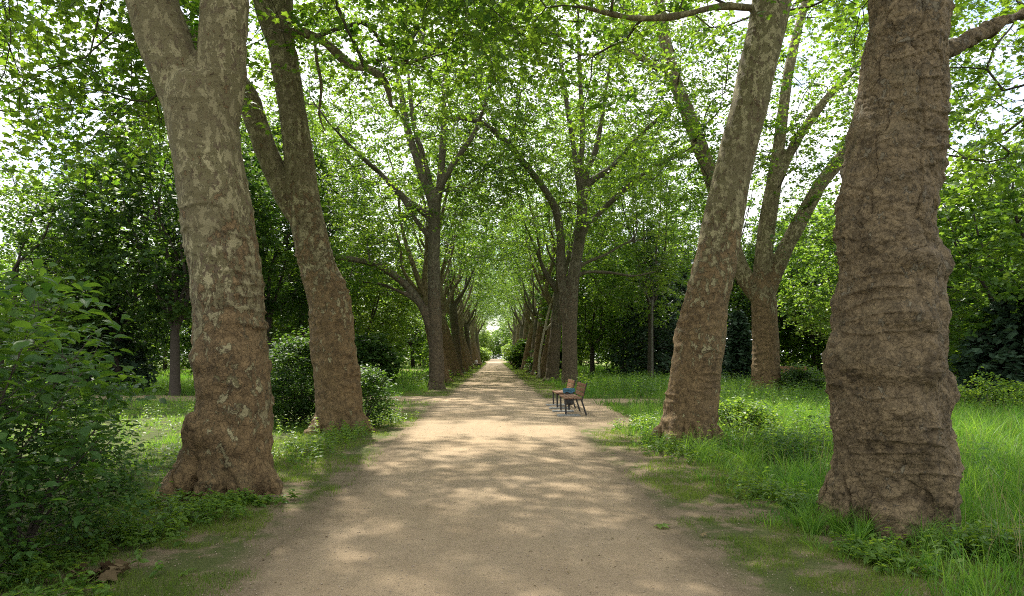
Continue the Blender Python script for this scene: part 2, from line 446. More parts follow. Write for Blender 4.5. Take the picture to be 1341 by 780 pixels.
# ------------------------------------------------------------------ branching
def grow(limbs, att, rng, seg=.45, r_tip=.0055, expo=.47, lift=.12):
    """limbs: list of (rows xyzr, first attachable row). att: (A,3) twig ends. Each twig end joins the nearest wood on a curved branch."""
    pos, par, fix, tan = [], [], [], []
    for rows, a0 in limbs:
        t = np.gradient(rows[:, :3], axis=0); t /= np.linalg.norm(t, axis=1)[:, None] + 1e-9
        for i in range(a0, len(rows)):
            pos.append(rows[i, :3]); par.append(-1); fix.append(rows[i, 3]); tan.append(t[i])
    n0 = len(pos)
    cap = n0 + len(att) * 40
    Pn = np.zeros((cap, 3)); Pn[:n0] = pos
    Tn = np.zeros((cap, 3)); Tn[:n0] = tan
    par = par + [0] * 0
    parl = list(par)
    d0 = np.min(np.linalg.norm(att[:, None, :] - Pn[None, :n0:2, :], axis=2), axis=1)
    order = np.argsort(d0 + rng.normal(0, .5, len(att)))
    n = n0; ends = np.zeros(len(att), int)
    for ai in order:
        a = att[ai]
        dv = a - Pn[:n]; d = np.sqrt((dv ** 2).sum(1)) + 1e-6
        cost = d * (1.25 - .45 * (dv * Tn[:n]).sum(1) / d) + .45 * np.maximum(0, -dv[:, 2])
        k = int(np.argmin(cost)); D = d[k]
        m = min(38, max(1, int(round(D / seg))))
        p0 = Pn[k]; dirn = (a - p0) / D
        c = p0 + (Tn[k] * .45 + dirn * .55) * D * .5 + np.array([0, 0, lift * D])
        t = (np.arange(1, m + 1) / m)[:, None]
        q = (1 - t) ** 2 * p0 + 2 * t * (1 - t) * c + t * t * a
        if m > 1: q[:-1] += rng.normal(0, .055 * min(D, 2.0) / 1.5, (m - 1, 3))
        prev = k
        for i in range(m):
            Pn[n] = q[i]; dd = q[i] - Pn[prev]; Tn[n] = dd / (np.linalg.norm(dd) + 1e-9)
            parl.append(prev); prev = n; n += 1
        ends[ai] = prev
    cnt = np.zeros(n)
    for e in ends:
        j = e
        while j >= n0:
            cnt[j] += 1; j = parl[j]
    kids = {}
    for j in range(n0, n): kids.setdefault(parl[j], []).append(j)
    rad = r_tip * np.maximum(cnt, 1) ** expo
    V, Fq, o = [], [], 0
    starts = []
    for p_, ks in kids.items():
        ks = sorted(ks, key=lambda j: -cnt[j])
        starts += ks if p_ < n0 else ks[1:]
    for s in starts:
        ch = [s]
        while ch[-1] in kids: ch.append(max(kids[ch[-1]], key=lambda j: cnt[j]))
        idx = [parl[s]] + ch
        pts = Pn[idx]
        r = rad[ch]; r0 = min(r[0] * 1.25, fix[parl[s]] * .8 if parl[s] < n0 else r[0] * 1.2)
        r = np.concatenate([[r0], r])
        r = np.minimum(r, r0 * 1.05)
        ns = 10 if r0 > .07 else 7 if r0 > .03 else 5 if r0 > .014 else 3
        v, f, _ = tube_np(pts, r, ns)
        V.append(v); Fq.append(f + o); o += len(v)
    return Pn[:n], Tn[:n], ends, (np.vstack(V), np.vstack(Fq)), cnt

def sprays(ends, Pn, Tn, rng, ntw=3, nl=9, length=.75, size=.15, droop=.3, tm='plane', tm_out='far', size_out=1.5, keep_out=.45, spread=.75, twigs=True, world_off=None, tilt=.5):
    """leafy twigs at each branch end -> leaf arrays, twig arrays"""
    E = Pn[ends]; D = Tn[ends]
    A = len(E)
    base = np.repeat(E, ntw, 0); d = np.repeat(D, ntw, 0) * .8 + rng.normal(0, spread, (A * ntw, 3)) * np.array([1, 1, .55])
    d /= np.linalg.norm(d, axis=1)[:, None] + 1e-9
    L = length * rng.uniform(.55, 1.25, A * ntw)
    ctint = np.repeat(rng.uniform(-.34, .34, A), ntw)
    N = A * ntw * nl
    ti = np.tile((np.arange(nl) + .6) / nl, A * ntw) + rng.uniform(-.04, .04, N)
    bi = np.repeat(np.arange(A * ntw), nl)
    sag = np.zeros((N, 3)); sag[:, 2] = -droop * L[bi] * ti ** 2
    p = base[bi] + d[bi] * (L[bi] * ti)[:, None] + sag
    side = np.cross(d[bi], np.array([0, 0, 1.0])) + 1e-6; side /= np.linalg.norm(side, axis=1)[:, None]
    sgn = np.where((np.arange(N) % 2) == 0, 1.0, -1.0)[:, None]
    od = d[bi] * .5 + side * sgn * .9 + rng.normal(0, .35, (N, 3))
    od /= np.linalg.norm(od, axis=1)[:, None] + 1e-9
    p = p + od * .05 + rng.normal(0, .025, (N, 3))
    sz = size * rng.uniform(.6, 1.25, N)
    tint = np.clip(.5 + ctint[bi] + rng.normal(0, .15, N), 0, 1)
    parts = []
    if tm == tm_out:
        parts.append(leaf_arrays(p, od, sz, tint, tm, rng, tilt))
    else:
        fr = in_frame(p if world_off is None else p + world_off)
        parts.append(leaf_arrays(p[fr], od[fr], sz[fr], tint[fr], tm, rng, tilt))
        o = (~fr) & (rng.random(N) < keep_out)
        parts.append(leaf_arrays(p[o], od[o], sz[o] * size_out, tint[o], tm_out, rng, tilt))
    tw = None
    if twigs:
        t = np.linspace(0, 1, 4)
        ctr = base[:, None, :] + d[:, None, :] * (L[:, None] * t)[:, :, None]
        ctr[:, :, 2] -= droop * L[:, None] * t ** 2
        u = np.cross(d, np.array([.2, .3, .93])); u /= np.linalg.norm(u, axis=1)[:, None] + 1e-9
        w = np.cross(d, u)
        rr = np.array([.0055, .0045, .0035, .0015])
        ang = np.arange(3) * 2.0944
        V = ctr[:, :, None, :] + rr[None, :, None, None] * (np.cos(ang)[None, None, :, None] * u[:, None, None, :] + np.sin(ang)[None, None, :, None] * w[:, None, None, :])
        q = []
        for i in range(3):
            for j in range(3): q.append((i * 3 + j, i * 3 + (j + 1) % 3, i * 3 + 3 + (j + 1) % 3, i * 3 + 3 + j))
        q = np.array(q)
        Fq = (np.arange(A * ntw) * 12)[:, None, None] + q[None]
        tw = (V.reshape(-1, 3), Fq.reshape(-1, 4))
    return join(parts), tw

def ell(rng, n, c, r, zmin=-99, shell=.5, gap=.0, seed=0, freq=.35):
    """points in an ellipsoid, denser towards its shell, thinned by noise"""
    out = []
    tot = 0
    while tot < n:
        q = rng.normal(0, 1, (n * 3, 3)); q /= np.linalg.norm(q, axis=1)[:, None]
        rr = rng.random(n * 3) ** (1 / 3 * (1 - shell * .7))
        p = q * rr[:, None] * np.array(r) + np.array(c)
        k = p[:, 2] > zmin
        if gap: k &= fbm(p * freq, 2, seed) > -.5 + gap
        p = p[k]; out.append(p); tot += len(p)
    return np.vstack(out)[:n]

# ------------------------------------------------------------------ trunks
def remesh_tubes(tubes, voxel, smooth=4, extra=None):
    mb = MB()
    for rows, n in tubes: mb.tube(rows[:, :3], rows[:, 3], n)
    for c, r in (extra or []):
        c = np.array(c); r = np.array(r if np.ndim(r) else (r, r, r), float)
        prof = [(math.sin(a) * 1.0, -math.cos(a)) for a in np.linspace(.02, math.pi - .02, 10)]
        o = len(mb.v); t = MB(); t.lathe(prof, (0, 0, 0), 14)
        t.f.append(tuple(range(13, -1, -1))); t.f.append(tuple(range(9 * 14, 10 * 14)))
        mb.add(np.array(t.v) * r + c, t.f)
    me = bpy.data.meshes.new('tmp'); me.from_pydata(mb.v, [], mb.f); me.update()
    o = bpy.data.objects.new('tmp', me); COL.objects.link(o)
    md = o.modifiers.new('r', 'REMESH'); md.mode = 'VOXEL'; md.voxel_size = voxel
    ms = o.modifiers.new('s', 'SMOOTH'); ms.factor = .5; ms.iterations = smooth
    dg = bpy.context.evaluated_depsgraph_get(); dg.update()
    e = o.evaluated_get(dg); em = e.to_mesh()
    nv = len(em.vertices); v = np.zeros(nv * 3, np.float32); em.vertices.foreach_get('co', v)
    nn = np.zeros(nv * 3, np.float32); em.vertices.foreach_get('normal', nn)
    nl = len(em.loops); li = np.zeros(nl, np.int32); em.loops.foreach_get('vertex_index', li)
    faces = li.reshape(-1, 4)
    e.to_mesh_clear()
    bpy.data.objects.remove(o); bpy.data.meshes.remove(me)
    return v.reshape(-1, 3).astype(float), nn.reshape(-1, 3).astype(float), faces

def bark_displace(v, n, seed, rough_top=3.0, lump=.03, fold=.022, furrow=.05, plate=.007, furrow_h=1.1, plate_up=.25, crack=.0, peel_lo=1.5, peel_hi=3.6):
    z = v[:, 2]
    wob = fbm(v * 1.7, 3, seed + 5)
    low = 1 - sstep(rough_top - 1.0, rough_top + 1.5, z + wob * 1.0)
    d = lump * fbm(v * np.array([1.6, 1.6, 1.1]), 3, seed)
    # horizontal folds
    w = fbm(v * 2.5, 2, seed + 1) * .10
    zz = np.stack([v[:, 0] * 1.5, v[:, 1] * 1.5, (z + w) * 7.5], 1)
    rdg = 1 - np.abs(vnoise(zz, seed + 2)); rdg = np.clip((rdg - .72) / .28, 0, 1) ** 1.5
    msk = sstep(-.15, .3, vnoise(v * np.array([1.8, 1.8, 1.4]), seed + 3))
    d += fold * rdg * msk * (.35 + .65 * low)
    d += fold * .5 * vnoise(np.stack([v[:, 0] * 3, v[:, 1] * 3, (z + w) * 9], 1), seed + 12) * low
    # furrows at the foot
    fl = 1 - sstep(.15, furrow_h, z + .3 * wob)
    fv = np.stack([v[:, 0] * 5.5, v[:, 1] * 5.5, z * .8], 1) + (fbm(v * 3, 2, seed + 7) * .4)[:, None]
    rf = 1 - np.abs(vnoise(fv, seed + 4)); rf = np.clip((rf - .7) / .3, 0, 1) ** 1.3
    d -= furrow * rf * fl
    # bark plates
    wv = np.stack([fbm(v * 4.5, 3, seed + 21 + k) for k in range(3)], 1)
    pm = sstep(-.3, .3, vnoise(v * 2.3, seed + 33)) * (plate_up + (1 - plate_up) * low)
    f1, f2, idv = worley((v + .11 * wv + .045 * np.stack([fbm(v * 19, 3, seed + 71 + k) for k in range(3)], 1)) * np.array([17, 17, 11]), seed)
    d += plate * (.7 * sstep(.0, .12, f2 - f1) + 1.5 * (idv - .5)) * pm
    ck = 1 - np.abs(vnoise(np.stack([v[:, 0] * 3.6, v[:, 1] * 3.6, z * .45], 1) + wv * .55, seed + 81))
    d -= crack * np.clip((ck - .93) / .07, 0, 1) * sstep(-.1, .3, vnoise(v * 1.1, seed + 83))
    rg1 = 1 - 2 * np.abs(fbm((v + .08 * wv) * np.array([9, 9, 15]), 4, seed + 37))
    rg2 = 1 - 2 * np.abs(fbm((v + .05 * wv) * np.array([20, 20, 24]), 3, seed + 39))
    d += plate * (1.0 * rg1 + .6 * rg2) * (.25 + .75 * low)
    wr = 1 - np.abs(fbm(np.stack([v[:, 0] * 5, v[:, 1] * 5, z * 13], 1) + 2.0 * w[:, None], 3, seed + 35))
    d -= plate * .7 * np.clip((wr - .86) / .14, 0, 1) * (.35 + .65 * low)
    d += lump * .55 * fbm(v * np.array([4.2, 4.2, 3.4]), 3, seed + 44) * low
    d += plate * .9 * fbm(v * 24, 3, seed + 31) * (.4 + .6 * low)
    d -= d.mean()
    peel = np.clip((z + wob * 2.0 - peel_lo) / (peel_hi - peel_lo), 0, 1)
    return v + n * d[:, None], peel

def roots(base, r, n, rng, h=.75, out=1.5, drop=.16):
    """buttress roots: short tubes running down and out from the trunk"""
    t = []
    for k in range(n):
        a = 2 * math.pi * (k + rng.uniform(-.25, .25)) / n
        u = np.array([math.cos(a), math.sin(a), 0])
        o = out * rng.uniform(.88, 1.12)
        rows = [np.append(base + u * r * .45 + np.array([0, 0, h * rng.uniform(.9, 1.5)]), r * .42),
                np.append(base + u * r * .70 + np.array([0, 0, h * .5]), r * .40),
                np.append(base + u * r * o * .85 + np.array([0, 0, h * .12]), r * .34),
                np.append(base + u * r * o * 1.12 + np.array([0, 0, -drop]), r * .26)]
        t.append((catmull(rows, .12), 12))
    return t

def px_rows(lst, Y):
    """rows (px, py, width px[, depth]) -> xyzr"""
    out = []
    for q in lst:
        y = q[3] if len(q) > 3 else Y
        out.append(np.append(P(q[0], q[1], y), q[2] / 2 / F_PX * y / math.sqrt(1 + ((q[0] - VPX) / F_PX) ** 2)))
    return np.array(out)

def finish_tree(root, base, trunk, branches, crown, bark, leafmat):
    base = np.array([base[0], base[1], 0.0])
    v, f, peel = trunk
    link('trunk', mesh_np('trunk', v - base, f, M[bark], {'peel': peel}), root)
    bv, bf = branches
    link('branches', mesh_np('branches', bv - base, bf, M['branch' if bark.startswith('bark') and bark not in ('bark_d', 'bark_lit', 'birch') else bark], {'peel': np.full(len(bv), .9)}), root)
    cv, cf, ct = crown
    link('crown', mesh_np('crown', cv - base, cf, M[leafmat], {'tint': ct}), root)

def tubes_simple(limbs, n=12):
    V, Fq, o = [], [], 0
    for rows, k in limbs:
        v, f, _ = tube_np(rows[:, :3], rows[:, 3], k); V.append(v); Fq.append(f + o); o += len(v)
    return np.vstack(V), np.vstack(Fq)

def avenue_tree(name, label, cat, base, limbs_px, att, seed, voxel, bark='bark', leaf='leaf', group=None, knobs=None, nroots=7, root_h=.7, root_out=1.45,
                disp=None, spray=None, attach_from=None, rbase=None, growkw=None, upper=None, knob_h=.56):
    rng = rg(seed)
    limbs = [catmull(l, .22) for l in limbs_px]
    e = limbs[0][-1]; dv = limbs[0][-1, :3] - limbs[0][-2, :3]; dv /= np.linalg.norm(dv)
    capr = [np.append(e[:3] + dv * e[3] * a, e[3] * c) for a, c in ((.3, .9), (.55, .7), (.75, .4))]
    base = np.array([base[0], base[1], 0.0])
    root = empty(name, base)
    tag(root, label, cat, group)
    rb = rbase or limbs[0][1, 3]
    tubes = [(np.vstack([l] + capr) if i == 0 else l, 20) for i, l in enumerate(limbs)] + (roots(base, rb, nroots, rng, root_h, root_out) if nroots else [])
    v, n, f = remesh_tubes(tubes, voxel, 5)
    kd = np.zeros(len(v)); wv = v + .06 * np.stack([fbm(v * 3.1, 2, seed + 61 + k) for k in range(3)], 1)
    for c, r in (knobs or []):
        r = np.array(r if np.ndim(r) else (r, r, r), float)
        q = (((wv - np.array(c)) / (r * 1.25)) ** 2).sum(1)
        kd += knob_h * r.mean() * np.exp(-q ** 1.35)
    v = v + n * kd[:, None]
    v, peel = bark_displace(v, n, seed, **(disp or {}))
    gl = []
    for i, l in enumerate(limbs):
        a0 = 0 if i else len(l) - 1
        if attach_from and i in attach_from: a0 = int(np.argmax(l[:, 2] > attach_from[i])) if (l[:, 2] > attach_from[i]).any() else len(l) - 1
        gl.append((l, a0))
    for l in (upper or []): pass
    Pn, Tn, ends, br, cnt = grow(gl, att, rng, **(growkw or {}))
    crown, tw = sprays(ends, Pn, Tn, rng, **(spray or {}))
    bv, bf = br
    if tw is not None:
        bv, bf = np.vstack([bv, tw[0]]), np.vstack([bf, tw[1] + len(br[0])])
    finish_tree(root, base, (v, f, peel), (bv, bf), crown, bark, leaf)
    return root

# ------------------------------------------------------------------ generic trees
def synth_limbs(rng, H, fork, r, nl, spread, lean=(0, 0), wig=.25, limb_r=(.42, .6)):
    top = np.array([lean[0], lean[1], fork])
    tr = [np.array([0, 0, -.2, r * 1.35]), np.array([0, 0, .25, r * 1.12]), np.array([lean[0] * .3, lean[1] * .3, fork * .4, r * .95]), np.append(top, r * .82)]
    limbs = [np.array(tr)]
    a0 = rng.uniform(0, 6.28)
    for k in range(nl):
        a = a0 + 6.283 * k / nl + rng.uniform(-.4, .4)
        s = spread * rng.uniform(.5, 1.1); h = (H - fork) * rng.uniform(.7, 1.0)
        st = top - np.array([lean[0], lean[1], fork]) * .12 * rng.random()
        u = np.array([math.cos(a), math.sin(a), 0])
        rr = r * rng.uniform(*limb_r)
        pts = []
        for t in (0, .2, .45, .7, 1.0):
            q = st + u * s * (t ** .8) + np.array([0, 0, h * t ** 1.05]) + (rng.normal(0, wig, 3) if t > 0 else 0)
            pts.append(np.append(q, rr * (1 - .85 * t)))
        limbs.append(np.array(pts))
    return limbs

def generic_tree(name, label, cat, loc, seed, H, fork, r, nl, spread, att, bark='bark_d', leaf='leaf_far', group=None, spray=None, lean=(0, 0), rz=0.0, voxel=None, disp=None, nroots=0, growkw=None, limb_r=(.42, .6)):
    rng = rg(seed)
    limbs = [catmull(l, .35) for l in synth_limbs(rng, H, fork, r, nl, spread, lean, limb_r=limb_r)]
    root = empty(name, loc, rz)
    tag(root, label, cat, group)
    if voxel:
        tubes = [(l, 14) for l in limbs] + roots(np.zeros(3), r, nroots, rng, .6, 1.5)
        v, n, f = remesh_tubes(tubes, voxel, 3)
        v, peel = bark_displace(v, n, seed, **(disp or {}))
    else:
        v, f = tubes_simple([(l, 10) for l in limbs]); peel = sstep(2, 4.5, v[:, 2])
    gl = [(limbs[0], max(0, len(limbs[0]) - 3))] + [(l, 2) for l in limbs[1:]]
    Pn, Tn, ends, br, cnt = grow(gl, att, rng, **(growkw or {'seg': .6}))
    sp = dict(tm='far', tm_out='far', twigs=False); sp.update(spray or {})
    crown, tw = sprays(ends, Pn, Tn, rng, **sp)
    finish_tree(root, (0, 0), (v, f, peel), br, crown, bark, leaf)
    return root

def conifer(name, label, loc, seed, H, rad, leaf='leaf_con', group=None, dens=1.0, z0=.6):
    rng = rg(seed)
    root = empty(name, loc); tag(root, label, 'conifer', group)
    v, f = tubes_simple([(catmull(np.array([[0, 0, -.2, .2], [0, 0, H * .5, .12], [0, 0, H, .02]]), .8), 8)])
    link('trunk', mesh_np('trunk', v, f, M['bark_d']), root)
    parts, BV, BF, o = [], [], [], 0
    nb = int(95 * dens)
    for k in range(nb):
        t = (k + rng.random()) / nb
        z = z0 + (H - z0) * t
        L = rad * (1 - t) ** .8 * rng.uniform(.7, 1.15) + .15
        a = k * 2.4 + rng.uniform(-.3, .3)
        u = np.array([math.cos(a), math.sin(a), 0])
        s = np.linspace(0, 1, 6)[:, None]
        pts = np.array([0, 0, z]) + u * L * s + np.array([0, 0, 1.0]) * (.12 * L * s - .5 * L * s ** 2)
        tv, tf, _ = tube_np(pts, np.linspace(.03, .006, 6) * (L / 2 + .3), 4); BV.append(tv); BF.append(tf + o); o += len(tv)
        m = int(42 * L) + 8
        tt = rng.random(m) ** .7
        pos = np.array([0, 0, z]) + u * (L * tt)[:, None] + np.array([0, 0, 1.0]) * (.12 * L * tt - .5 * L * tt ** 2)[:, None]
        pos += rng.normal(0, .09, (m, 3)) * np.array([1, 1, .6]) * (.6 + L * .5)
        od = u + rng.normal(0, .55, (m, 3)); od[:, 2] -= .45; od /= np.linalg.norm(od, axis=1)[:, None]
        parts.append(leaf_arrays(pos, od, rng.uniform(.14, .34, m), np.clip(rng.normal(.4, .25, m), 0, 1), 'far', rng, .45, .6))
    link('branches', mesh_np('branches', np.vstack(BV), np.vstack(BF), M['bark_d']), root)
    cv, cf, ct = join(parts)
    link('crown', mesh_np('crown', cv, cf, M[leaf], {'tint': ct}), root)
    return root

def shrub(name, label, loc, seed, stems, spread, height, n_att, leaf='leaf_shrub', tm='oval', size=.1, cat='shrub', group=None, zmin=.1, droop=.35, nl=9, ntw=3, length=.4, bias=(0, 0), center=.5, tilt=.35, flat=1.0):
    rng = rg(seed)
    root = empty(name, loc); tag(root, label, cat, group)
    limbs = []
    for k in range(stems):
        a = 6.283 * k / stems + rng.uniform(-.4, .4)
        s = spread * rng.uniform(.35, .8); h = height * rng.uniform(.55, .9)
        rr = .012 + .006 * rng.random()
        u = np.array([math.cos(a), math.sin(a), 0]); b = np.array([bias[0], bias[1], 0])
        pts = [np.append(u * .12 * t0 + (u * s + b * .8) * t0 ** 1.4 + np.array([0, 0, h * t0 - .05]) + rng.normal(0, .03, 3) * t0, rr * (1 - .75 * t0)) for t0 in (0, .3, .6, 1.0)]
        limbs.append(catmull(np.array(pts), .12))
    att = ell(rng, n_att, (bias[0], bias[1], height * center), (spread, spread, height * (1 - center) * 1.02), zmin, .35, .36, seed, 1.9)
    att += rng.normal(0, .09 * spread, att.shape); att[:, 2] = np.maximum(att[:, 2], zmin)
    Pn, Tn, ends, br, cnt = grow([(l, 1) for l in limbs], att, rng, seg=.14, r_tip=.0025, lift=.1)
    crown, tw = sprays(ends, Pn, Tn, rng, ntw=ntw, nl=nl, length=length, size=size, droop=droop, tm=tm, tm_out=tm, twigs=False, spread=.7, tilt=tilt)
    v, f = tubes_simple([(l, 6) for l in limbs])
    bv = np.vstack([v, br[0]]); bf = np.vstack([f, br[1] + len(v)])
    link('stems', mesh_np('stems', bv, bf, M['bark_d']), root)
    cv, cf, ct = crown
    cv[:, 2] = np.maximum(cv[:, 2], .01)
    link('foliage', mesh_np('foliage', cv, cf, M[leaf], {'tint': ct}), root)
    return root

# ------------------------------------------------------------------ ground
def gz(x, y):
    x = np.asarray(x, float); y = np.asarray(y, float)
    w = sstep(2.0, 4.5, np.abs(x))
    return (w * .05 * n2(x, y, .5, 3, 3) + .012 * sstep(1.9, 2.6, np.abs(x)) * n2(x, y, 2.5, 8, 2))

def grid(xs, ys, fz):
    X, Y = np.meshgrid(xs, ys)
    Z = fz(X.ravel(), Y.ravel())
    nx, ny = len(xs), len(ys)
    i = (np.arange(ny - 1)[:, None] * nx + np.arange(nx - 1)[None, :]).ravel()
    return np.stack([X.ravel(), Y.ravel(), Z], 1), np.stack([i, i + 1, i + nx + 1, i + nx], 1)

def edge_l(y): return -1.60 + .13 * n2(y * 0, y, .35, 41, 3) - .10 * sstep(9, 14, y) * (1 - sstep(18, 40, y))
def edge_r(y): return 1.45 + .13 * n2(y * 0 + 9, y, .35, 43, 3) + .25 * sstep(12, 17, y) * (1 - sstep(27, 32, y))

def build_ground():
    xs = np.concatenate([-np.geomspace(300, 14, 26), np.linspace(-13.7, 13.7, 190), np.geomspace(14, 300, 26)])
    ys = np.concatenate([np.linspace(-60, 0, 12), np.linspace(.4, 30, 150), np.geomspace(30.5, 420, 40)])
    v, f = grid(xs, ys, gz)
    o = link('ground', mesh_np('ground', v, f, M['ground'])); tag(o, kind='structure')
    # main path: a sheet 6 mm above the ground with wandering edges
    ys = np.concatenate([np.linspace(-8, 40, 260), np.geomspace(40.3, 172, 120)])
    us = np.concatenate([[-1], -1 + np.linspace(.02, .3, 8), np.linspace(-.6, .6, 7), 1 - np.linspace(.3, .02, 8), [1]])
    el, er = edge_l(ys) - .26, edge_r(ys) + .26
    V = np.zeros((len(ys), len(us), 3)); E = np.zeros((len(ys), len(us)))
    for j, u in enumerate(us):
        t = (u + 1) / 2
        V[:, j, 0] = el * (1 - t) + er * t; V[:, j, 1] = ys; V[:, j, 2] = .006 + .02 * (1 - u * u)
        E[:, j] = 1 - np.clip(np.minimum(V[:, j, 0] - el, er - V[:, j, 0]) / .7, 0, 1)
    V[:, 0, 2] = V[:, -1, 2] = -.01
    nx = len(us); i = (np.arange(len(ys) - 1)[:, None] * nx + np.arange(nx - 1)[None]).ravel()
    f = np.stack([i, i + 1, i + nx + 1, i + nx], 1)
    o = link('path', mesh_np('path', V.reshape(-1, 3), f, M['path'], {'edge': E.ravel()})); tag(o, kind='structure')
    # side path crossing, bench bay and far sandy strips
    def strip(name, pts, w0, z):
        pts = np.array(pts, float); n = len(pts)
        tan = np.gradient(pts, axis=0); nr = np.stack([-tan[:, 1], tan[:, 0]], 1); nr /= np.linalg.norm(nr, axis=1)[:, None]
        us = np.array([-1, -.85, -.6, -.2, .2, .6, .85, 1.0])
        V = np.zeros((n, len(us), 3)); E = np.zeros((n, len(us)))
        ww = w0 * (1 + .12 * vnoise(np.stack([pts[:, 0] * .8, pts[:, 1] * .8, pts[:, 0] * 0], 1), 77))
        for j, u in enumerate(us):
            V[:, j, :2] = pts + nr * (u * ww)[:, None]; E[:, j] = abs(u) ** 3
            V[:, j, 2] = gz(V[:, j, 0], V[:, j, 1]) + z - (.03 if abs(u) == 1 else 0)
        dd = np.concatenate([[0], np.cumsum(np.linalg.norm(np.diff(pts, axis=0), axis=1))]); ef = 1 - np.clip(np.minimum(dd, dd[-1] - dd) / .9, 0, 1)
        E = np.maximum(E, ef[:, None]); V[0, :, 2] -= .03; V[-1, :, 2] -= .03
        i = (np.arange(n - 1)[:, None] * len(us) + np.arange(len(us) - 1)[None]).ravel(); k = len(us)
        o = link(name, mesh_np(name, V.reshape(-1, 3), np.stack([i, i + 1, i + k + 1, i + k], 1), M['path'], {'edge': E.ravel()}))
        tag(o, kind='structure')
    xs = np.linspace(-26, -1.2, 90)
    strip('side_path', np.stack([xs, 25.6 + .04 * (xs + 2) ** 2 * .1], 1), 1.6, .012)
    xs = np.linspace(1.2, 9, 60)
    strip('side_path', np.stack([xs, 24.6 - .05 * (xs - 2)], 1), 1.3, .012)
    ys2 = np.linspace(15.6, 25, 50)
    strip('bench_bay_path', np.stack([2.72 + 0 * ys2, ys2], 1), 1.1, .017)
    xs = np.linspace(-60, -8, 60)
    strip('far_path', np.stack([xs, 78 + 0 * xs], 1), 5.0, .02)
    xs = np.linspace(15, 60, 80)
    strip('far_path', np.stack([xs, 43 + 0 * xs], 1), 4.0, .05)
    # clearing where the avenue ends
    xs = np.linspace(-40, 40, 80)
    strip('end_path', np.stack([xs, 183 + 0 * xs], 1), 11.0, .03)

# ------------------------------------------------------------------ grass and ground cover
def tufts(x, y, rng, per=9, r=.07):
    """gather points into tufts; returns blade roots, outward lean angle and tuft index"""
    n = len(x) // per
    i = np.repeat(np.arange(n), per)
    a = rng.uniform(0, 6.283, n * per); d = r * np.sqrt(rng.random(n * per))
    return x[i] + d * np.cos(a), y[i] + d * np.sin(a), a, i

def blades(x, y, h, w, tint, rng, lean=.45, segs=3, ang=None):
    N = len(x)
    a = rng.uniform(0, 6.283, N); b = rng.uniform(0, 6.283, N) if ang is None else ang + rng.normal(0, .5, N)
    side = np.stack([np.cos(a), np.sin(a), np.zeros(N)], 1); ld = np.stack([np.cos(b), np.sin(b), np.zeros(N)], 1)
    ln = lean * rng.uniform(.2, 1.4, N)
    z0 = gz(x, y) - .01
    V = np.zeros((N, 2 * segs + 1, 3))
    for s in range(segs + 1):
        t = s / segs
        c = np.stack([x, y, z0], 1) + ld * (h * ln * t ** 1.8)[:, None]
        c[:, 2] += h * (t - .25 * ln * t * t)
        ww = (w * (1 - t ** 1.5) * .5)[:, None]
        if s < segs:
            V[:, 2 * s] = c - side * ww; V[:, 2 * s + 1] = c + side * ww
        else: V[:, 2 * s] = c
    f = []
    for s in range(segs - 1): f += [(2 * s, 2 * s + 1, 2 * s + 3), (2 * s, 2 * s + 3, 2 * s + 2)]
    f.append((2 * segs - 2, 2 * segs - 1, 2 * segs))
    f = np.array(f); K = 2 * segs + 1
    Fc = (np.arange(N) * K)[:, None, None] + f[None]
    return V.reshape(-1, 3), Fc.reshape(-1, 3), np.repeat(tint, K)

TRUNKS = []   # (x, y, r)
def clear_trunks(x, y, extra=.0):
    k = np.ones(len(x), bool)
    for tx, ty, tr in TRUNKS: k &= (x - tx) ** 2 + (y - ty) ** 2 > (tr + extra) ** 2
    return k

def on_paths(x, y):
    k = (x > edge_l(y)) & (x < edge_r(y))
    k |= (np.abs(y - 25.7) < 1.45) & (x < 0) & (x > -26)
    k |= (np.abs(y - 24.5) < 1.15) & (x > 0) & (x < 6)
    k |= (np.abs(x - 2.35) < 1.05) & (y > 16) & (y < 25)
    k |= (np.abs(y - 78) < 5) & (x < -8)
    k |= (np.abs(y - 43) < 4) & (x > 15)
    return k

def band(rng, n, y0, y1, side, xmin, xmax_f=.80):
    y = np.sqrt(rng.uniform(y0 ** 2, y1 ** 2, n)); x = rng.uniform(xmin, np.maximum(xmin + .2, y * xmax_f + .5), n) * side
    return x, y

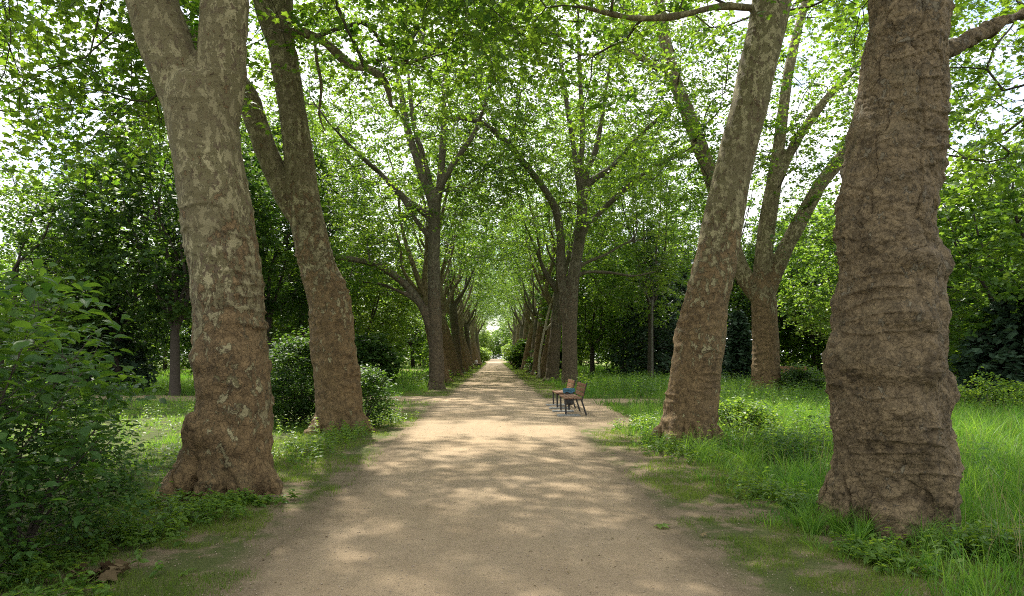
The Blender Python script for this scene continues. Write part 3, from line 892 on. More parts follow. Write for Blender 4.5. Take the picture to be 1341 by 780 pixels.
def build_grass():
    rng = rg(5)
    parts = []
    # meadow right ------------------------------------------------
    for (y0, y1, dens, hs, w, seg) in ((2.2, 9, 1150, 1.0, .0085, 3), (9, 20, 420, 1.0, .011, 3), (20, 42, 110, 1.05, .02, 2), (42, 95, 12, 1.2, .05, 2)):
        area = .5 * (y1 ** 2 - y0 ** 2) * .78
        n = int(area * dens)
        x, y = band(rng, n, y0, y1, 1, 2.3 if y0 < 40 else 5)
        mk = sstep(2.35, 3.3, x + .55 * n2(x, y, .8, 21) - .2 * sstep(15, 25, y))
        mk *= .35 + .65 * sstep(-.25, .25, n2(x, y, .9, 22))
        k = (rng.random(n) < mk) & ~on_paths(x, y) & clear_trunks(x, y, -.05)
        x, y = x[k], y[k]
        x, y, ang, ti = tufts(x, y, rng, 11 if y0 < 20 else 7, .065 if y0 < 20 else .16)
        k = clear_trunks(x, y, -.05); x, y, ang, ti = x[k], y[k], ang[k], ti[k]
        th, tt, tl = rng.uniform(.45, 1.45, ti.max() + 1), rng.normal(0, .28, ti.max() + 1), rng.uniform(.6, 1.7, ti.max() + 1)
        h = (.15 + .20 * sstep(2.6, 4.2, x) + .16 * n2(x, y, .6, 23) + .14 * sstep(4.5, 6.5, x)) * rng.uniform(.55, 1.2, len(x)) * hs * th[ti]
        h = np.clip(h, .05, .75)
        t = np.clip(.42 + .45 * n2(x, y, .5, 24) + tt[ti] + rng.normal(0, .14, len(x)), 0, 1)
        parts.append(blades(x, y, h, w * rng.uniform(.6, 1.5, len(x)), t, rng, .62 * tl[ti], seg + (1 if y0 < 9 else 0), ang))
    for (tx, ty, n, r0, hh) in ((TRUNKS[2][0], TRUNKS[2][1], 300, .52, .26), (TRUNKS[3][0], TRUNKS[3][1], 170, .5, .24), (TRUNKS[4][0], TRUNKS[4][1], 90, .7, .4)):
        a0 = rng.uniform(0, 6.283, n); rr = r0 + .5 * rng.random(n) ** 1.5
        x, y, ang, ti = tufts(np.repeat(tx + rr * np.cos(a0), 9), np.repeat(ty + rr * np.sin(a0), 9), rng, 9, .05)
        x, y = x, y
        parts.append(blades(x, y, hh * rng.uniform(.4, 1.4, len(x)), .008 * rng.uniform(.6, 1.5, len(x)), np.clip(rng.normal(.45, .25, len(x)), 0, 1), rng, .8, 4, ang))
    v, f, t = join(parts)
    o = link('meadow_grass', mesh_np('meadow_grass', v, f, M['grass'], {'tint': t})); tag(o, 'tall fresh green meadow grass around the trees right of the path', 'grass', kind='stuff')
    # seed heads / straw stalks in the right meadow
    n = 1700
    x, y = band(rng, n, 3.6, 22, 1, 3.7); k = clear_trunks(x, y, .1); x, y = x[k], y[k]
    v, f, t = blades(x, y, rng.uniform(.45, .8, len(x)), np.full(len(x), .0045), rng.random(len(x)), rng, .3, 3)
    o = link('dry_grass', mesh_np('dry_grass', v, f, M['straw'], {'tint': t})); tag(o, 'thin straw coloured stalks standing in the right meadow', 'grass', kind='stuff')
    # left grass: beyond the trees and in the field
    parts = []
    for (y0, y1, dens, hs, w, seg) in ((2.6, 9, 500, .55, .006, 3), (9, 20, 260, .8, .010, 3), (20, 44, 110, 1.1, .02, 2), (44, 95, 14, 1.3, .055, 2)):
        area = .5 * (y1 ** 2 - y0 ** 2) * .75
        n = int(area * dens)
        x, y = band(rng, n, y0, y1, -1, 2.3 if y0 < 40 else 5, .78)
        ax = -x
        mk = sstep(2.5, 3.9, ax + .7 * n2(x, y, .8, 31)) * (.25 + .75 * sstep(-.2, .25, n2(x, y, .9, 32)))
        k = (rng.random(n) < mk) & ~on_paths(x, y) & clear_trunks(x, y, -.05)
        x, y = x[k], y[k]
        x, y, ang, ti = tufts(x, y, rng, 11 if y0 < 20 else 7, .06 if y0 < 20 else .16)
        k = clear_trunks(x, y, -.05); x, y, ang, ti = x[k], y[k], ang[k], ti[k]
        th, tt = rng.uniform(.55, 1.35, ti.max() + 1), rng.normal(0, .22, ti.max() + 1)
        h = np.clip((.16 + .16 * sstep(16, 30, y) + .13 * n2(x, y, .5, 33)) * rng.uniform(.55, 1.3, len(x)) * hs * th[ti], .04, .6)
        t = np.clip(.55 + .4 * n2(x, y, .5, 34) + tt[ti] + rng.normal(0, .14, len(x)), 0, 1)
        parts.append(blades(x, y, h, w * rng.uniform(.6, 1.4, len(x)), t, rng, .7, seg, ang))
    v, f, t = join(parts)
    o = link('field_grass', mesh_np('field_grass', v, f, M['grass'], {'tint': t})); tag(o, 'uneven green grass of the field left of the path', 'grass', kind='stuff')
    # short grass on the verges, in mossy patches
    parts = []
    for side in (-1, 1):
        for (y0, y1, dens, w, hh) in ((2.8, 9, 5200, .0042, .06), (9, 18, 1300, .007, .075), (18, 45, 260, .014, .07), (45, 165, 40, .05, .10)):
            wv = 2.6
            n = int((y1 - y0) * wv * dens)
            y = rng.uniform(y0, y1, n); x = side * rng.uniform(1.5, 1.5 + wv, n)
            ax = np.abs(x)
            pn = n2(x, y, 1.1, 51, 4) * .6 + n2(x, y, 4.0, 52, 2) * .35 + .12 * sstep(14, 30, y) + .22 * sstep(32, 36, y) + .07
            mk = sstep(-.02, .22, pn + .18 * (ax - 2.35))
            mk *= sstep(1.65, 2.05, ax + .25 * n2(x, y, 1.5, 53))
            k = (rng.random(n) < mk) & ~on_paths(x, y) & clear_trunks(x, y, .0)
            x, y = x[k], y[k]
            t = np.clip(.5 + .4 * n2(x, y, 1.2, 54) + rng.normal(0, .2, len(x)), 0, 1)
            parts.append(blades(x, y, hh * rng.uniform(.4, 1.4, len(x)), np.full(len(x), w), t, rng, .8, 2))
    v, f, t = join(parts)
    o = link('verge_grass', mesh_np('verge_grass', v, f, M['lawn'], {'tint': t})); tag(o, 'short mossy grass in patches along both path edges', 'grass', kind='stuff')

def herb_patch(name, label, x, y, h, rng, leaf='leaf_herb', size=.07, per=4, tm='oval'):
    """upright leafy weeds: stem with paired leaves"""
    N = len(x)
    parts = []
    z0 = gz(x, y)
    sway = rng.normal(0, .16, (N, 2))
    for k in range(per):
        t = .25 + .75 * (k + .5) / per
        for s in (0, 1, 2):
            a = k * 1.4 + s * 2.094 + rng.uniform(-.5, .5, N)
            pos = np.stack([x + sway[:, 0] * h * t, y + sway[:, 1] * h * t, z0 + h * t], 1)
            od = np.stack([np.cos(a), np.sin(a), np.full(N, -.05)], 1)
            parts.append(leaf_arrays(pos, od, size * rng.uniform(.55, 1.25, N) * (1.15 - .45 * t), np.clip(rng.normal(.35 + .3 * t, .2, N), 0, 1), tm, rng, .3, .3))
    sv, sf, st = blades(x, y, h * 1.0, np.full(N, .006), np.full(N, .3), rng, .05, 2)
    parts.append((sv, sf, st))
    v, f, t = join(parts)
    o = link(name, mesh_np(name, v, f, M[leaf], {'tint': t}))
    return tag(o, label, 'ground cover', kind='stuff')

def build_herbs():
    rng = rg(15)
    def pts(n, cx, cy, rx, ry):
        q = rng.normal(0, .5, (n, 2)); x, y = cx + q[:, 0] * rx, cy + q[:, 1] * ry
        k = ~on_paths(x, y) & clear_trunks(x, y, .02)
        return x[k], y[k]
    X, Y, H = [], [], []
    # left side: foot of the first tree, between shrub and tree, beside second tree
    for (n, cx, cy, rx, ry, h) in ((110, -3.05, 7.35, .75, .3, .13), (60, -2.95, 6.7, .5, .35, .2), (90, -3.0, 11.3, .6, 1.6, .3), (140, -4.6, 10.4, 1.4, 1.6, .3), (120, -5.6, 14.0, 2.5, 2.0, .35), (70, -2.9, 13.3, .45, .9, .28),
                                   (120, -3.7, 5.0, .8, .6, .16), (90, -2.75, 4.1, .35, .5, .13), (90, -2.6, 3.6, .4, .35, .14), (70, -3.1, 6.0, .4, .4, .16), (260, -9, 19, 6, 3, .4), (420, -11, 33, 12, 5, .6), (120, -4.0, 34, 1.4, 4, .5), (60, -2.6, 16.5, .5, 1.2, .25)):
        x, y = pts(n, cx, cy, rx, ry); X.append(x); Y.append(y); H.append(h * rng.uniform(.5, 1.3, len(x)))
    herb_patch('leafy_weeds', 'leafy green weeds among the grass on the left of the path', np.concatenate(X), np.concatenate(Y), np.concatenate(H), rng)
    X, Y, H = [], [], []
    for (n, cx, cy, rx, ry, h) in ((110, 2.95, 11.6, .5, 1.6, .22), (260, 4.9, 11.0, 1.2, 1.6, .42), (110, 3.3, 14.8, .7, 1.2, .3), (240, 5.6, 16, 2.2, 2.4, .45), (300, 7.5, 24, 3.5, 3, .6), (260, 5.6, 31, 2.2, 3.5, .75),
                                   (420, 13, 33, 7, 6, .7), (110, 3.9, 5.5, .6, .3, .22), (140, 5.0, 8.3, .7, .8, .4), (120, 9, 19, 3, 2, .45), (90, 3.1, 7.6, .4, .9, .2), (160, 6.2, 11, 1.2, 2, .5), (60, 3.0, 5.4, .25, .5, .12)):
        x, y = pts(n, cx, cy, rx, ry); X.append(x); Y.append(y); H.append(h * rng.uniform(.5, 1.3, len(x)))
    herb_patch('leafy_weeds', 'leafy green weeds among the meadow grass on the right of the path', np.concatenate(X), np.concatenate(Y), np.concatenate(H), rng)
    X, Y, H = [], [], []
    for (n, cx, cy, rx, ry, h) in ((70, 5.3, 9.2, .8, 1.0, .5), (90, 6.3, 13.5, 1.5, 2, .6), (60, 4.4, 10.3, .4, .8, .4), (180, 8.5, 21, 3, 3, .7), (200, 6.2, 29, 1.8, 3, .8), (200, 12, 30, 4, 4, .8)):
        x, y = pts(n, cx, cy, rx, ry); X.append(x); Y.append(y); H.append(h * rng.uniform(.6, 1.3, len(x)))
    herb_patch('nettles', 'darker nettle like weeds standing in clumps in the right meadow', np.concatenate(X), np.concatenate(Y), np.concatenate(H), rng, 'leaf_shrub', .085, 6)
    # far undergrowth along both rows of trunks
    X, Y, H = [], [], []
    for s, x0 in ((-1, 3.6), (1, 4.1)):
        n = 900
        y = rng.uniform(36, 160, n); x = s * (x0 + rng.normal(0, .45, n) + .3)
        X.append(x); Y.append(y); H.append(rng.uniform(.2, .8, n))
    herb_patch('undergrowth', 'low leafy undergrowth between the far avenue trunks', np.concatenate(X), np.concatenate(Y), np.concatenate(H), rng, size=.2, per=3, tm='far')

def build_litter():
    rng = rg(25)
    n = 2300
    y = 3.3 + rng.random(n) ** 1.8 * 18; x = rng.uniform(-3.2, 3.2, n)
    k = (rng.random(n) < .24 + .5 * sstep(1.2, 2.0, np.abs(x))) & clear_trunks(x, y, .05)
    x, y = x[k], y[k]; n = len(x)
    pos = np.stack([x, y, gz(x, y) + .022 * (np.abs(x) < 1.5) * (1 - (x / 2.1) ** 2) + .012], 1)
    a = rng.uniform(0, 6.28, n)
    v, f, t = leaf_arrays(pos, np.stack([np.cos(a), np.sin(a), 0 * a], 1), rng.uniform(.010, .036, n), rng.random(n), 'oval', rng, .22, 0)
    o = link('leaf_litter', mesh_np('leaf_litter', v, f, M['litter'], {'tint': t})); tag(o, 'small dry leaf scraps scattered on the path and verges', 'leaf litter', kind='stuff')
    # grit
    n = 9000
    y = 3.2 + rng.random(n) ** 2 * 12; x = rng.uniform(-2.6, 2.5, n)
    r = .0018 + .006 * rng.random(n) ** 2.5
    oc = np.array([(1, 0, 0), (0, 1, 0), (-1, 0, 0), (0, -1, 0), (0, 0, .8), (0, 0, -.8)], float)
    of = np.array([(0, 1, 4), (1, 2, 4), (2, 3, 4), (3, 0, 4), (1, 0, 5), (2, 1, 5), (3, 2, 5), (0, 3, 5)])
    zz = .006 + .02 * np.clip(1 - (x / 2.1) ** 2, 0, 1)
    V = np.stack([x, y, zz + r * .4], 1)[:, None] + r[:, None, None] * oc[None] * rng.uniform(.6, 1.4, (n, 1, 3))
    Fc = (np.arange(n) * 6)[:, None, None] + of[None]
    o = link('gravel', mesh_np('gravel', V.reshape(-1, 3), Fc.reshape(-1, 3), M['stone'])); tag(o, 'loose grit lying on the sandy path', 'gravel', kind='stuff')
    # a few larger fallen leaves
    for (px, py, s, lab, m, tm) in ((860, 693, .15, 'single large yellowish green leaf fallen on the right path edge', 'leaf_herb', 'plane'),
                                    (918, 704, .07, 'small pale dry leaf lying right of the larger fallen leaf', 'litter', 'plane'),
                                    (235, 757, .12, 'pale green leaf fallen on the bare soil at bottom left', 'leaf_herb', 'plane')):
        Y = F_PX * CAM_H / (py - VPY); X = (px - VPX) / F_PX * Y
        v, f, t = leaf_arrays(np.array([[0, 0, 0.0]]), np.array([[1.0, .2, 0]]), np.array([s]), np.array([.95]), tm, rng, .15, 0)
        v[:, 2] -= v[:, 2].min()
        o = link('fallen_leaf', mesh_np('fallen_leaf', v, f, M[m], {'tint': t}), loc=(X, Y, float(gz([X], [Y])[0]) + .016)); tag(o, lab, 'leaf')
    # clump of dead leaves bottom left
    X, Y = P(120, 760, 4.9)[:2]
    n = 26
    pos = np.stack([rng.normal(0, .1, n), rng.normal(0, .07, n), rng.uniform(.02, .09, n)], 1); a = rng.uniform(0, 6.28, n)
    v, f, t = leaf_arrays(pos, np.stack([np.cos(a), np.sin(a), 0 * a], 1), rng.uniform(.08, .14, n), rng.random(n) * .6, 'plane', rng, .5, .2)
    o = link('dead_leaf_clump', mesh_np('dead_leaf_clump', v, f, M['litter'], {'tint': t}), loc=(X, Y, 0)); tag(o, 'brown clump of dead leaves on the soil at bottom left', 'leaf clump')

# ------------------------------------------------------------------ furniture
def bench(label, loc, rz, length, group=None):
    """long axis = local Y, sitter faces -X"""
    r = empty('park_bench', loc, rz); tag(r, label, 'bench', group)
    mb = MB()
    for i in range(4): mb.box((.06 + i * .115, 0, .455 + .004 * i), (.1, length, .035))
    mb.build('seat', M['wood'], r)
    mb = MB()
    for i in range(3):
        z = .56 + i * .115; x = .47 + (z - .45) * .22
        c, s = math.cos(-.21), math.sin(-.21)
        mb.box((x, 0, z), (.03, length, .1), ((c, 0, -s), (0, 1, 0), (s, 0, c)))
    mb.build('backrest', M['wood'], r)
    for s in (-1, 1):
        y = s * (length / 2 - .12)
        m = MB(); m.tube([(.05, y, -.02), (.04, y, .43)], .024, 8); m.build('leg', M['steel'], r)
        m = MB(); m.tube([(.60, y, -.02), (.47, y, .40), (.50, y, .50), (.60, y, .86)], .023, 8); m.build('back_support', M['steel'], r)
        m = MB(); m.box((.26, y, .415), (.46, .05, .03)); m.build('seat_rail', M['steel'], r)
    return r

def build_furniture():
    bench('brown slatted park bench nearest on the right verge, in front of the bin', (1.84, 18.95, .02), 0, 1.6, 'park benches')
    bench('brown slatted park bench behind the bin with the blue bag', (1.84, 21.45, .02), 0, 1.6, 'park benches')
    bench('red brown bench far off by the sandy clearing behind the meadow', (20.2, 46.2, .05), R(90), 2.0, 'park benches')
    bench('dark bench under the far left avenue trees with a person on it', (-2.25, 92.0, .0), R(180), 1.6, 'park benches')
    # slabs under the bench feet
    for (x, y, lab) in ((1.95, 18.2, 'grey paving slab under the near end of the nearer bench'), (1.95, 19.65, 'grey paving slab under the far end of the nearer bench'),
                        (1.95, 20.75, 'grey paving slab under the near end of the farther bench'), (1.95, 22.15, 'grey paving slab under the far end of the farther bench')):
        mb = MB(); mb.box((0, 0, 0), (.6, .4, .06)); o = mb.build('paving_slab', M['slab']); o.location = (x, y, .018); tag(o, lab, 'paving slab', 'slabs under the benches', 'structure')
    # litter bin
    r = empty('litter_bin', (2.18, 20.2, .01)); tag(r, 'dark round litter bin lined with a blue bag between the two benches', 'bin')
    mb = MB(); mb.tube([(0, 0, -.05), (0, 0, .3)], .03, 10); mb.build('post', M['steel'], r, False)
    mb = MB(); mb.lathe([(.02, .16), (.12, .16), (.14, .2), (.158, .6), (.166, .605), (.166, .62), (.148, .62), (.136, .25), (.02, .22)], (0, 0, 0), 24); mb.build('body', M['steel'], r)
    mb = MB()
    prof = [(.13, .45), (.142, .625), (.152, .64), (.169, .638), (.176, .61), (.175, .56), (.18, .525)]
    mb.lathe(prof, (0, 0, 0), 40)
    vv = np.array(mb.v); a = np.arctan2(vv[:, 1], vv[:, 0]); k = sstep(.63, .47, vv[:, 2]) * (np.hypot(vv[:, 0], vv[:, 1]) > .165)
    w = 1 + .05 * np.sin(a * 11) * k + .03 * np.sin(a * 17 + 1)
    vv[:, 0] *= w; vv[:, 1] *= w; vv[:, 2] -= k * .035 * np.sin(a * 5 + 2); mb.v = [tuple(q) for q in vv]
    mb.build('bag', M['bag'], r, False)

def build_person():
    base = np.array([-2.42, 92.0, 0.0])
    r = empty('person', base); tag(r, 'person in a white top and dark trousers seated on the far left bench', 'person')
    A = np.array
    # sitter faces +X: hips at x=0, knees at x=.45
    tub = [([(0, 0, .52, .15), (-.02, 0, .7, .14), (-.03, 0, .9, .155), (-.03, 0, 1.05, .13), (-.02, 0, 1.12, .06), (0, 0, 1.2, .055)], 14)]
    for s in (-1, 1):
        tub.append(([(0, .09 * s, .53, .10), (.25, .1 * s, .54, .085), (.44, .1 * s, .52, .065)], 10))
        tub.append(([(.44, .1 * s, .52, .062), (.46, .1 * s, .3, .055), (.45, .1 * s, .08, .04), (.5, .1 * s, .035, .035), (.62, .11 * s, .03, .03)], 10))
        tub.append(([(-.03, .18 * s, 1.04, .06), (.02, .24 * s, .85, .047), (.12, .22 * s, .72, .04), (.28, .14 * s, .66, .03), (.36, .11 * s, .64, .03)], 10))
    tubes = [(catmull(A(t, float), .06), n) for t, n in tub]
    v, n, f = remesh_tubes(tubes, .014, 3, [((.02, 0, 1.29), (.09, .075, .115)), ((.11, 0, 1.28), (.02, .015, .02))])
    link('body', mesh_np('body', v, f, M['skin']), r)
    sh = [(catmull(A(q, float), .05), n) for q, n in (
        ([(0, 0, .5, .165), (-.02, 0, .7, .155), (-.03, 0, .9, .17), (-.03, 0, 1.04, .15), (-.02, 0, 1.1, .085)], 16),
        ([(-.03, .17, 1.04, .075), (.02, .24, .86, .06)], 10), ([(-.03, -.17, 1.04, .075), (.02, -.24, .86, .06)], 10))]
    v, n, f = remesh_tubes(sh, .014, 3); link('shirt', mesh_np('shirt', v, f, M['shirt']), r)
    tr = []
    for s in (-1, 1):
        tr.append((catmull(A([(-.03, .08 * s, .52, .125), (.25, .1 * s, .54, .098), (.44, .1 * s, .52, .078)], float), .05), 10))
        tr.append((catmull(A([(.44, .1 * s, .53, .074), (.46, .1 * s, .3, .068), (.45, .1 * s, .09, .06)], float), .05), 10))
    v, n, f = remesh_tubes(tr, .014, 3); link('trousers', mesh_np('trousers', v, f, M['trousers']), r)
    v, n, f = remesh_tubes([(A([(-.03, 0, 1.3, .1), (-.02, 0, 1.36, .085)], float), 12)], .014, 3, [((-.03, 0, 1.33), (.095, .085, .1))]); link('hair', mesh_np('hair', v, f, M['hair']), r)
    r.location = (base[0], base[1], -.04)

# ------------------------------------------------------------------ the planes traced from the photograph
def build_avenue():
    near_spray = dict(ntw=3, nl=13, length=.88, size=.113, droop=.45, tm='plane', tm_out='far', keep_out=.4, size_out=1.6)
    mid_spray = dict(ntw=3, nl=14, length=.95, size=.122, droop=.4, tm='mid', tm_out='far', keep_out=.45, size_out=1.5)
    # L1 -------------------------------------------------------
    Y = 8.1; b = P(292, 0, Y)[:2]
    TRUNKS.append((b[0], b[1], .66))
    l = [px_rows([(294, 668, 118), (304, 625, 108), (305, 590, 104), (306, 540, 102), (304, 480, 100), (301, 420, 94), (297, 350, 97), (287, 300, 98), (280, 250, 97), (271, 200, 95), (264, 155, 100), (258, 125, 96)], Y),
         px_rows([(268, 190, 72), (246, 130, 76), (222, 70, 74), (199, 0, 70), (180, -80, 66), (150, -250, 58, 7.8), (110, -480, 46, 7.4), (80, -720, 30, 7.2), (60, -950, 12, 7.0)], Y),
         px_rows([(276, 190, 66), (286, 120, 68), (291, 60, 66), (295, 0, 63), (300, -90, 58), (318, -270, 50, 8.5), (345, -500, 40, 9.0), (380, -740, 26, 9.4), (400, -960, 10, 9.8)], Y),
         px_rows([(165, -150, 26, 7.9), (60, -210, 22, 8.6), (-60, -190, 16, 9.4), (-200, -150, 9, 10.2)], Y),
         px_rows([(312, -230, 30, 8.4), (420, -330, 24, 8.8), (560, -380, 16, 9.2), (690, -360, 8, 9.6)], Y)]
    rng = rg(101)
    att = np.vstack([ell(rng, 430, (-4.2, 8.6, 13.0), (7.2, 6.5, 7.0), 6.6, .5, .15, 1),
                     ell(rng, 190, (-7.4, 10.4, 6.6), (3.6, 2.4, 2.0), 4.3, .2, .1, 2, .6),
                     ell(rng, 60, (-.2, 10.8, 7.6), (1.9, 1.8, .9), 6.3, .2, .1, 3, .6)])
    kn = [(P(258, 566, Y - .38), (.16, .14, .17)), (P(259, 470, Y - .3), .11), (P(362, 585, Y - .2), (.12, .14, .12)), (P(300, 590, Y - .50), (.16, .12, .2)), (P(330, 545, Y - .44), (.14, .1, .12))]
    avenue_tree('plane_tree', 'thick plane tree with patchy pale bark forking into two limbs, left of the path', 'tree', b, l, att, 11, .016, 'bark', 'leaf', 'plane trees of the avenue', kn, 8, .75, 1.42,
                dict(rough_top=2.8, peel_lo=.6, peel_hi=3.9, fold=.036, furrow=.06, plate=.004), near_spray, {0: 99, 1: 5.5, 2: 5.5}, rbase=.47)
    # L2 -------------------------------------------------------
    Y = 14.6; b = P(444, 0, Y)[:2]
    TRUNKS.append((b[0], b[1], .6))
    l = [px_rows([(448, 575, 62), (445, 548, 62), (441, 490, 60), (435, 440, 58), (430, 390, 55), (415, 345, 49), (405, 300, 46), (396, 250, 44), (391, 200, 40), (384, 150, 37), (376, 100, 38), (371, 70, 38)], Y),
         px_rows([(377, 105, 26), (364, 60, 27), (350, 20, 27), (342, -10, 26), (330, -80, 25), (300, -260, 20), (270, -420, 14), (250, -560, 7)], Y),
         px_rows([(376, 100, 28), (371, 50, 30), (369, 0, 30), (368, -70, 28), (378, -240, 23), (400, -400, 16), (420, -540, 8)], Y),
         px_rows([(398, 292, 32), (378, 262, 31), (357, 218, 31), (336, 162, 31), (318, 116, 29), (285, 78, 27), (250, 44, 24), (205, -20, 21, 15), (150, -130, 15, 15.6), (110, -240, 8, 16)], Y),
         px_rows([(374, 38, 14), (400, 44, 13), (425, 55, 12), (455, 82, 11), (485, 91, 10, 14), (505, 108, 8, 13.8), (513, 140, 5, 13.6)], Y),
         px_rows([(412, 50, 6), (415, 80, 6), (421, 112, 5), (418, 150, 4), (426, 172, 3)], Y)]
    rng = rg(102)
    att = np.vstack([ell(rng, 540, (-3.0, 14.8, 13.5), (6.0, 6.3, 6.5), 8.6, .5, .12, 4),
                     ell(rng, 140, (-5.0, 12.6, 12.0), (2.8, 2.6, 2.6), 9.2, .2),  # extra leaves above the view, added to shade the near path
                     ell(rng, 100, (-1.5, 14.0, 9.0), (2.8, 3.0, 2.4), 6.2, .2, .05, 5, .6),
                     ell(rng, 150, (-8.2, 13.9, 8.0), (4.4, 2.2, 2.6), 4.4, .2, .1, 6, .6)])
    avenue_tree('plane_tree', 'plane tree with smooth brown leaning trunk, second on the left of the path', 'tree', b, l, att, 12, .02, 'bark', 'leaf', 'plane trees of the avenue',
                [(P(408, 470, Y - .2), .1), (P(462, 420, Y - .2), .08)], 8, .6, 1.3, dict(rough_top=3.6, peel_lo=1.6, peel_hi=6.0, fold=.038, furrow=.06, furrow_h=.8, plate=.004), near_spray, {0: 99, 1: 7.5, 2: 7.5, 3: 7.0}, rbase=.5)
    # R1 -------------------------------------------------------
    Y = 6.5; b = P(1157, 0, Y)[:2]
    TRUNKS.append((b[0], b[1], .72))
    l = [px_rows([(1155, 735, 160), (1157, 690, 156), (1158, 640, 152), (1160, 590, 150), (1160, 540, 152), (1158, 480, 152), (1163, 430, 148), (1163, 390, 146), (1164, 340, 142), (1159, 300, 138), (1163, 250, 136), (1168, 200, 130), (1176, 150, 124), (1180, 100, 118), (1187, 50, 113), (1192, 0, 110), (1205, -90, 104), (1215, -180, 96)], Y),
         px_rows([(1210, -150, 82), (1190, -300, 70), (1160, -520, 56, 6.8), (1120, -800, 40, 7.2), (1100, -1150, 20, 7.6), (1090, -1450, 8, 8)], Y),
         px_rows([(1216, -150, 76), (1240, -300, 62), (1290, -560, 48, 6.4), (1330, -850, 32, 6.4), (1360, -1150, 12, 6.4)], Y),
         px_rows([(1205, 92, 20, 6.8), (1240, 66, 17, 7.0), (1290, 40, 15, 7.2), (1345, 15, 13, 7.4), (1440, -20, 10, 7.7), (1540, -20, 6, 8)], Y)]
    rng = rg(103)
    att = np.vstack([ell(rng, 380, (4.6, 6.8, 13.0), (7.0, 6.0, 7.0), 6.2, .5, .15, 7),
                     ell(rng, 130, (9.6, 13.2, 7.8), (2.8, 2.6, 2.8), 5.0, .2, .15, 8, .6)])
    kn = [(P(1080, 478, Y - .05), (.16, .2, .17)), (P(1212, 612, Y - .3), (.25, .25, .27)), (P(1190, 560, Y - .5), (.22, .16, .22)), (P(1130, 462, Y - .46), (.22, .18, .16)), (P(1195, 478, Y - .46), (.22, .18, .18)), (P(1232, 515, Y - .1), (.14, .2, .2)),
          (P(1165, 690, Y - .58), (.19, .16, .30)), (P(1115, 670, Y - .52), (.15, .15, .3)), (P(1218, 690, Y - .45), (.15, .15, .35)), (P(1232, 350, Y - .1), (.1, .16, .14)), (P(1200, 340, Y - .4), (.2, .16, .1)), (P(1120, 310, Y - .4), (.18, .16, .12)),
          (P(1142, 540, Y - .5), (.2, .14, .16)), (P(1175, 420, Y - .46), (.25, .15, .1)), (P(1085, 590, Y - .2), (.1, .2, .3))]
    avenue_tree('plane_tree', 'massive plane tree with knobbly scaly brown trunk in the grass at far right', 'tree', b, l, att, 13, .0108, 'bark_r', 'leaf', 'plane trees of the avenue', kn, 7, .5, 1.0,
                dict(rough_top=7.0, peel_lo=2.0, peel_hi=14, lump=.07, fold=.024, furrow=.07, furrow_h=1.0, plate=.0085, crack=.025), near_spray, {0: 99, 1: 6, 2: 6}, rbase=.52, knob_h=.62)
    # R2 -------------------------------------------------------
    Y = 12.8; b = P(902, 0, Y)[:2]
    TRUNKS.append((b[0], b[1], .62))
    l = [px_rows([(901, 592, 78), (902, 565, 76), (905, 535, 72), (910, 490, 68), (917, 440, 64), (926, 390, 60), (937, 345, 58), (945, 300, 55), (954, 250, 52), (966, 200, 50), (978, 150, 50), (989, 100, 50), (1001, 50, 51), (1011, 0, 53), (1022, -50, 50)], Y),
         px_rows([(1018, -30, 40), (1010, -150, 35), (990, -300, 27), (960, -460, 17, 13.4), (940, -600, 7, 14)], Y),
         px_rows([(1020, -30, 40), (1045, -150, 35), (1075, -300, 27), (1110, -460, 16, 12.4), (1130, -590, 7, 12)], Y),
         px_rows([(1002, 12, 10), (981, 10, 9.5), (941, 8, 9), (890, 20, 8, 12.6), (841, 24, 7, 12.4), (800, 18, 6, 12.2), (760, 8, 4, 12)], Y),
         px_rows([(1015, -70, 16), (950, -130, 13, 12.4), (860, -170, 10, 12), (780, -160, 6, 11.6)], Y)]
    rng = rg(104)
    att = np.vstack([ell(rng, 420, (5.3, 13.2, 13.5), (7.0, 6.2, 6.5), 8.4, .5, .15, 9),
                     ell(rng, 90, (1.7, 13.6, 9.0), (2.5, 3.0, 2.4), 6.6, .2, .08, 10, .6)])
    avenue_tree('plane_tree', 'smooth plane tree leaning right with an unforked trunk, second on the right side', 'tree', b, l, att, 14, .018, 'bark', 'leaf', 'plane trees of the avenue',
                [(P(880, 560, Y - .2), .14)], 8, .55, 1.3, dict(rough_top=2.8, peel_lo=1.0, peel_hi=5.2, fold=.028, furrow=.06, furrow_h=.8, plate=.004), near_spray, {0: 99, 1: 8, 2: 8}, rbase=.5)
    # RB: tree in the meadow on the right ---------------------------
    Y = 28.0; b = P(1003, 0, Y)[:2]
    TRUNKS.append((b[0], b[1], .8))
    l = [px_rows([(1003, 525, 42), (1003, 500, 40), (1003, 470, 36), (1002, 430, 34), (1000, 395, 34), (1000, 378, 32)], Y),
         px_rows([(998, 395, 24), (985, 378, 24), (968, 348, 23), (950, 292, 22), (932, 232, 21), (914, 184, 20), (896, 136, 19), (884, 106, 17), (872, 60, 15), (865, 10, 13), (858, -60, 9), (855, -130, 4)], Y),
         px_rows([(999, 390, 26), (999, 350, 25), (1004, 300, 24), (1012, 250, 22), (1018, 205, 18), (1024, 160, 16), (1031, 105, 14), (1042, 50, 13), (1056, -5, 11), (1065, -80, 8), (1070, -150, 4)], Y),
         px_rows([(1002, 392, 24), (1013, 360, 23), (1027, 328, 22), (1043, 298, 21), (1074, 242, 20), (1102, 206, 18), (1140, 150, 14), (1170, 90, 11), (1190, 20, 7), (1200, -50, 4)], Y),
         px_rows([(1014, 246, 15), (1032, 205, 14), (1052, 170, 13), (1085, 126, 11), (1120, 88, 9), (1150, 50, 6), (1170, 20, 3)], Y),
         px_rows([(886, 110, 11), (868, 94, 10), (848, 80, 9), (825, 70, 7), (800, 62, 4)], Y)]
    rng = rg(105)
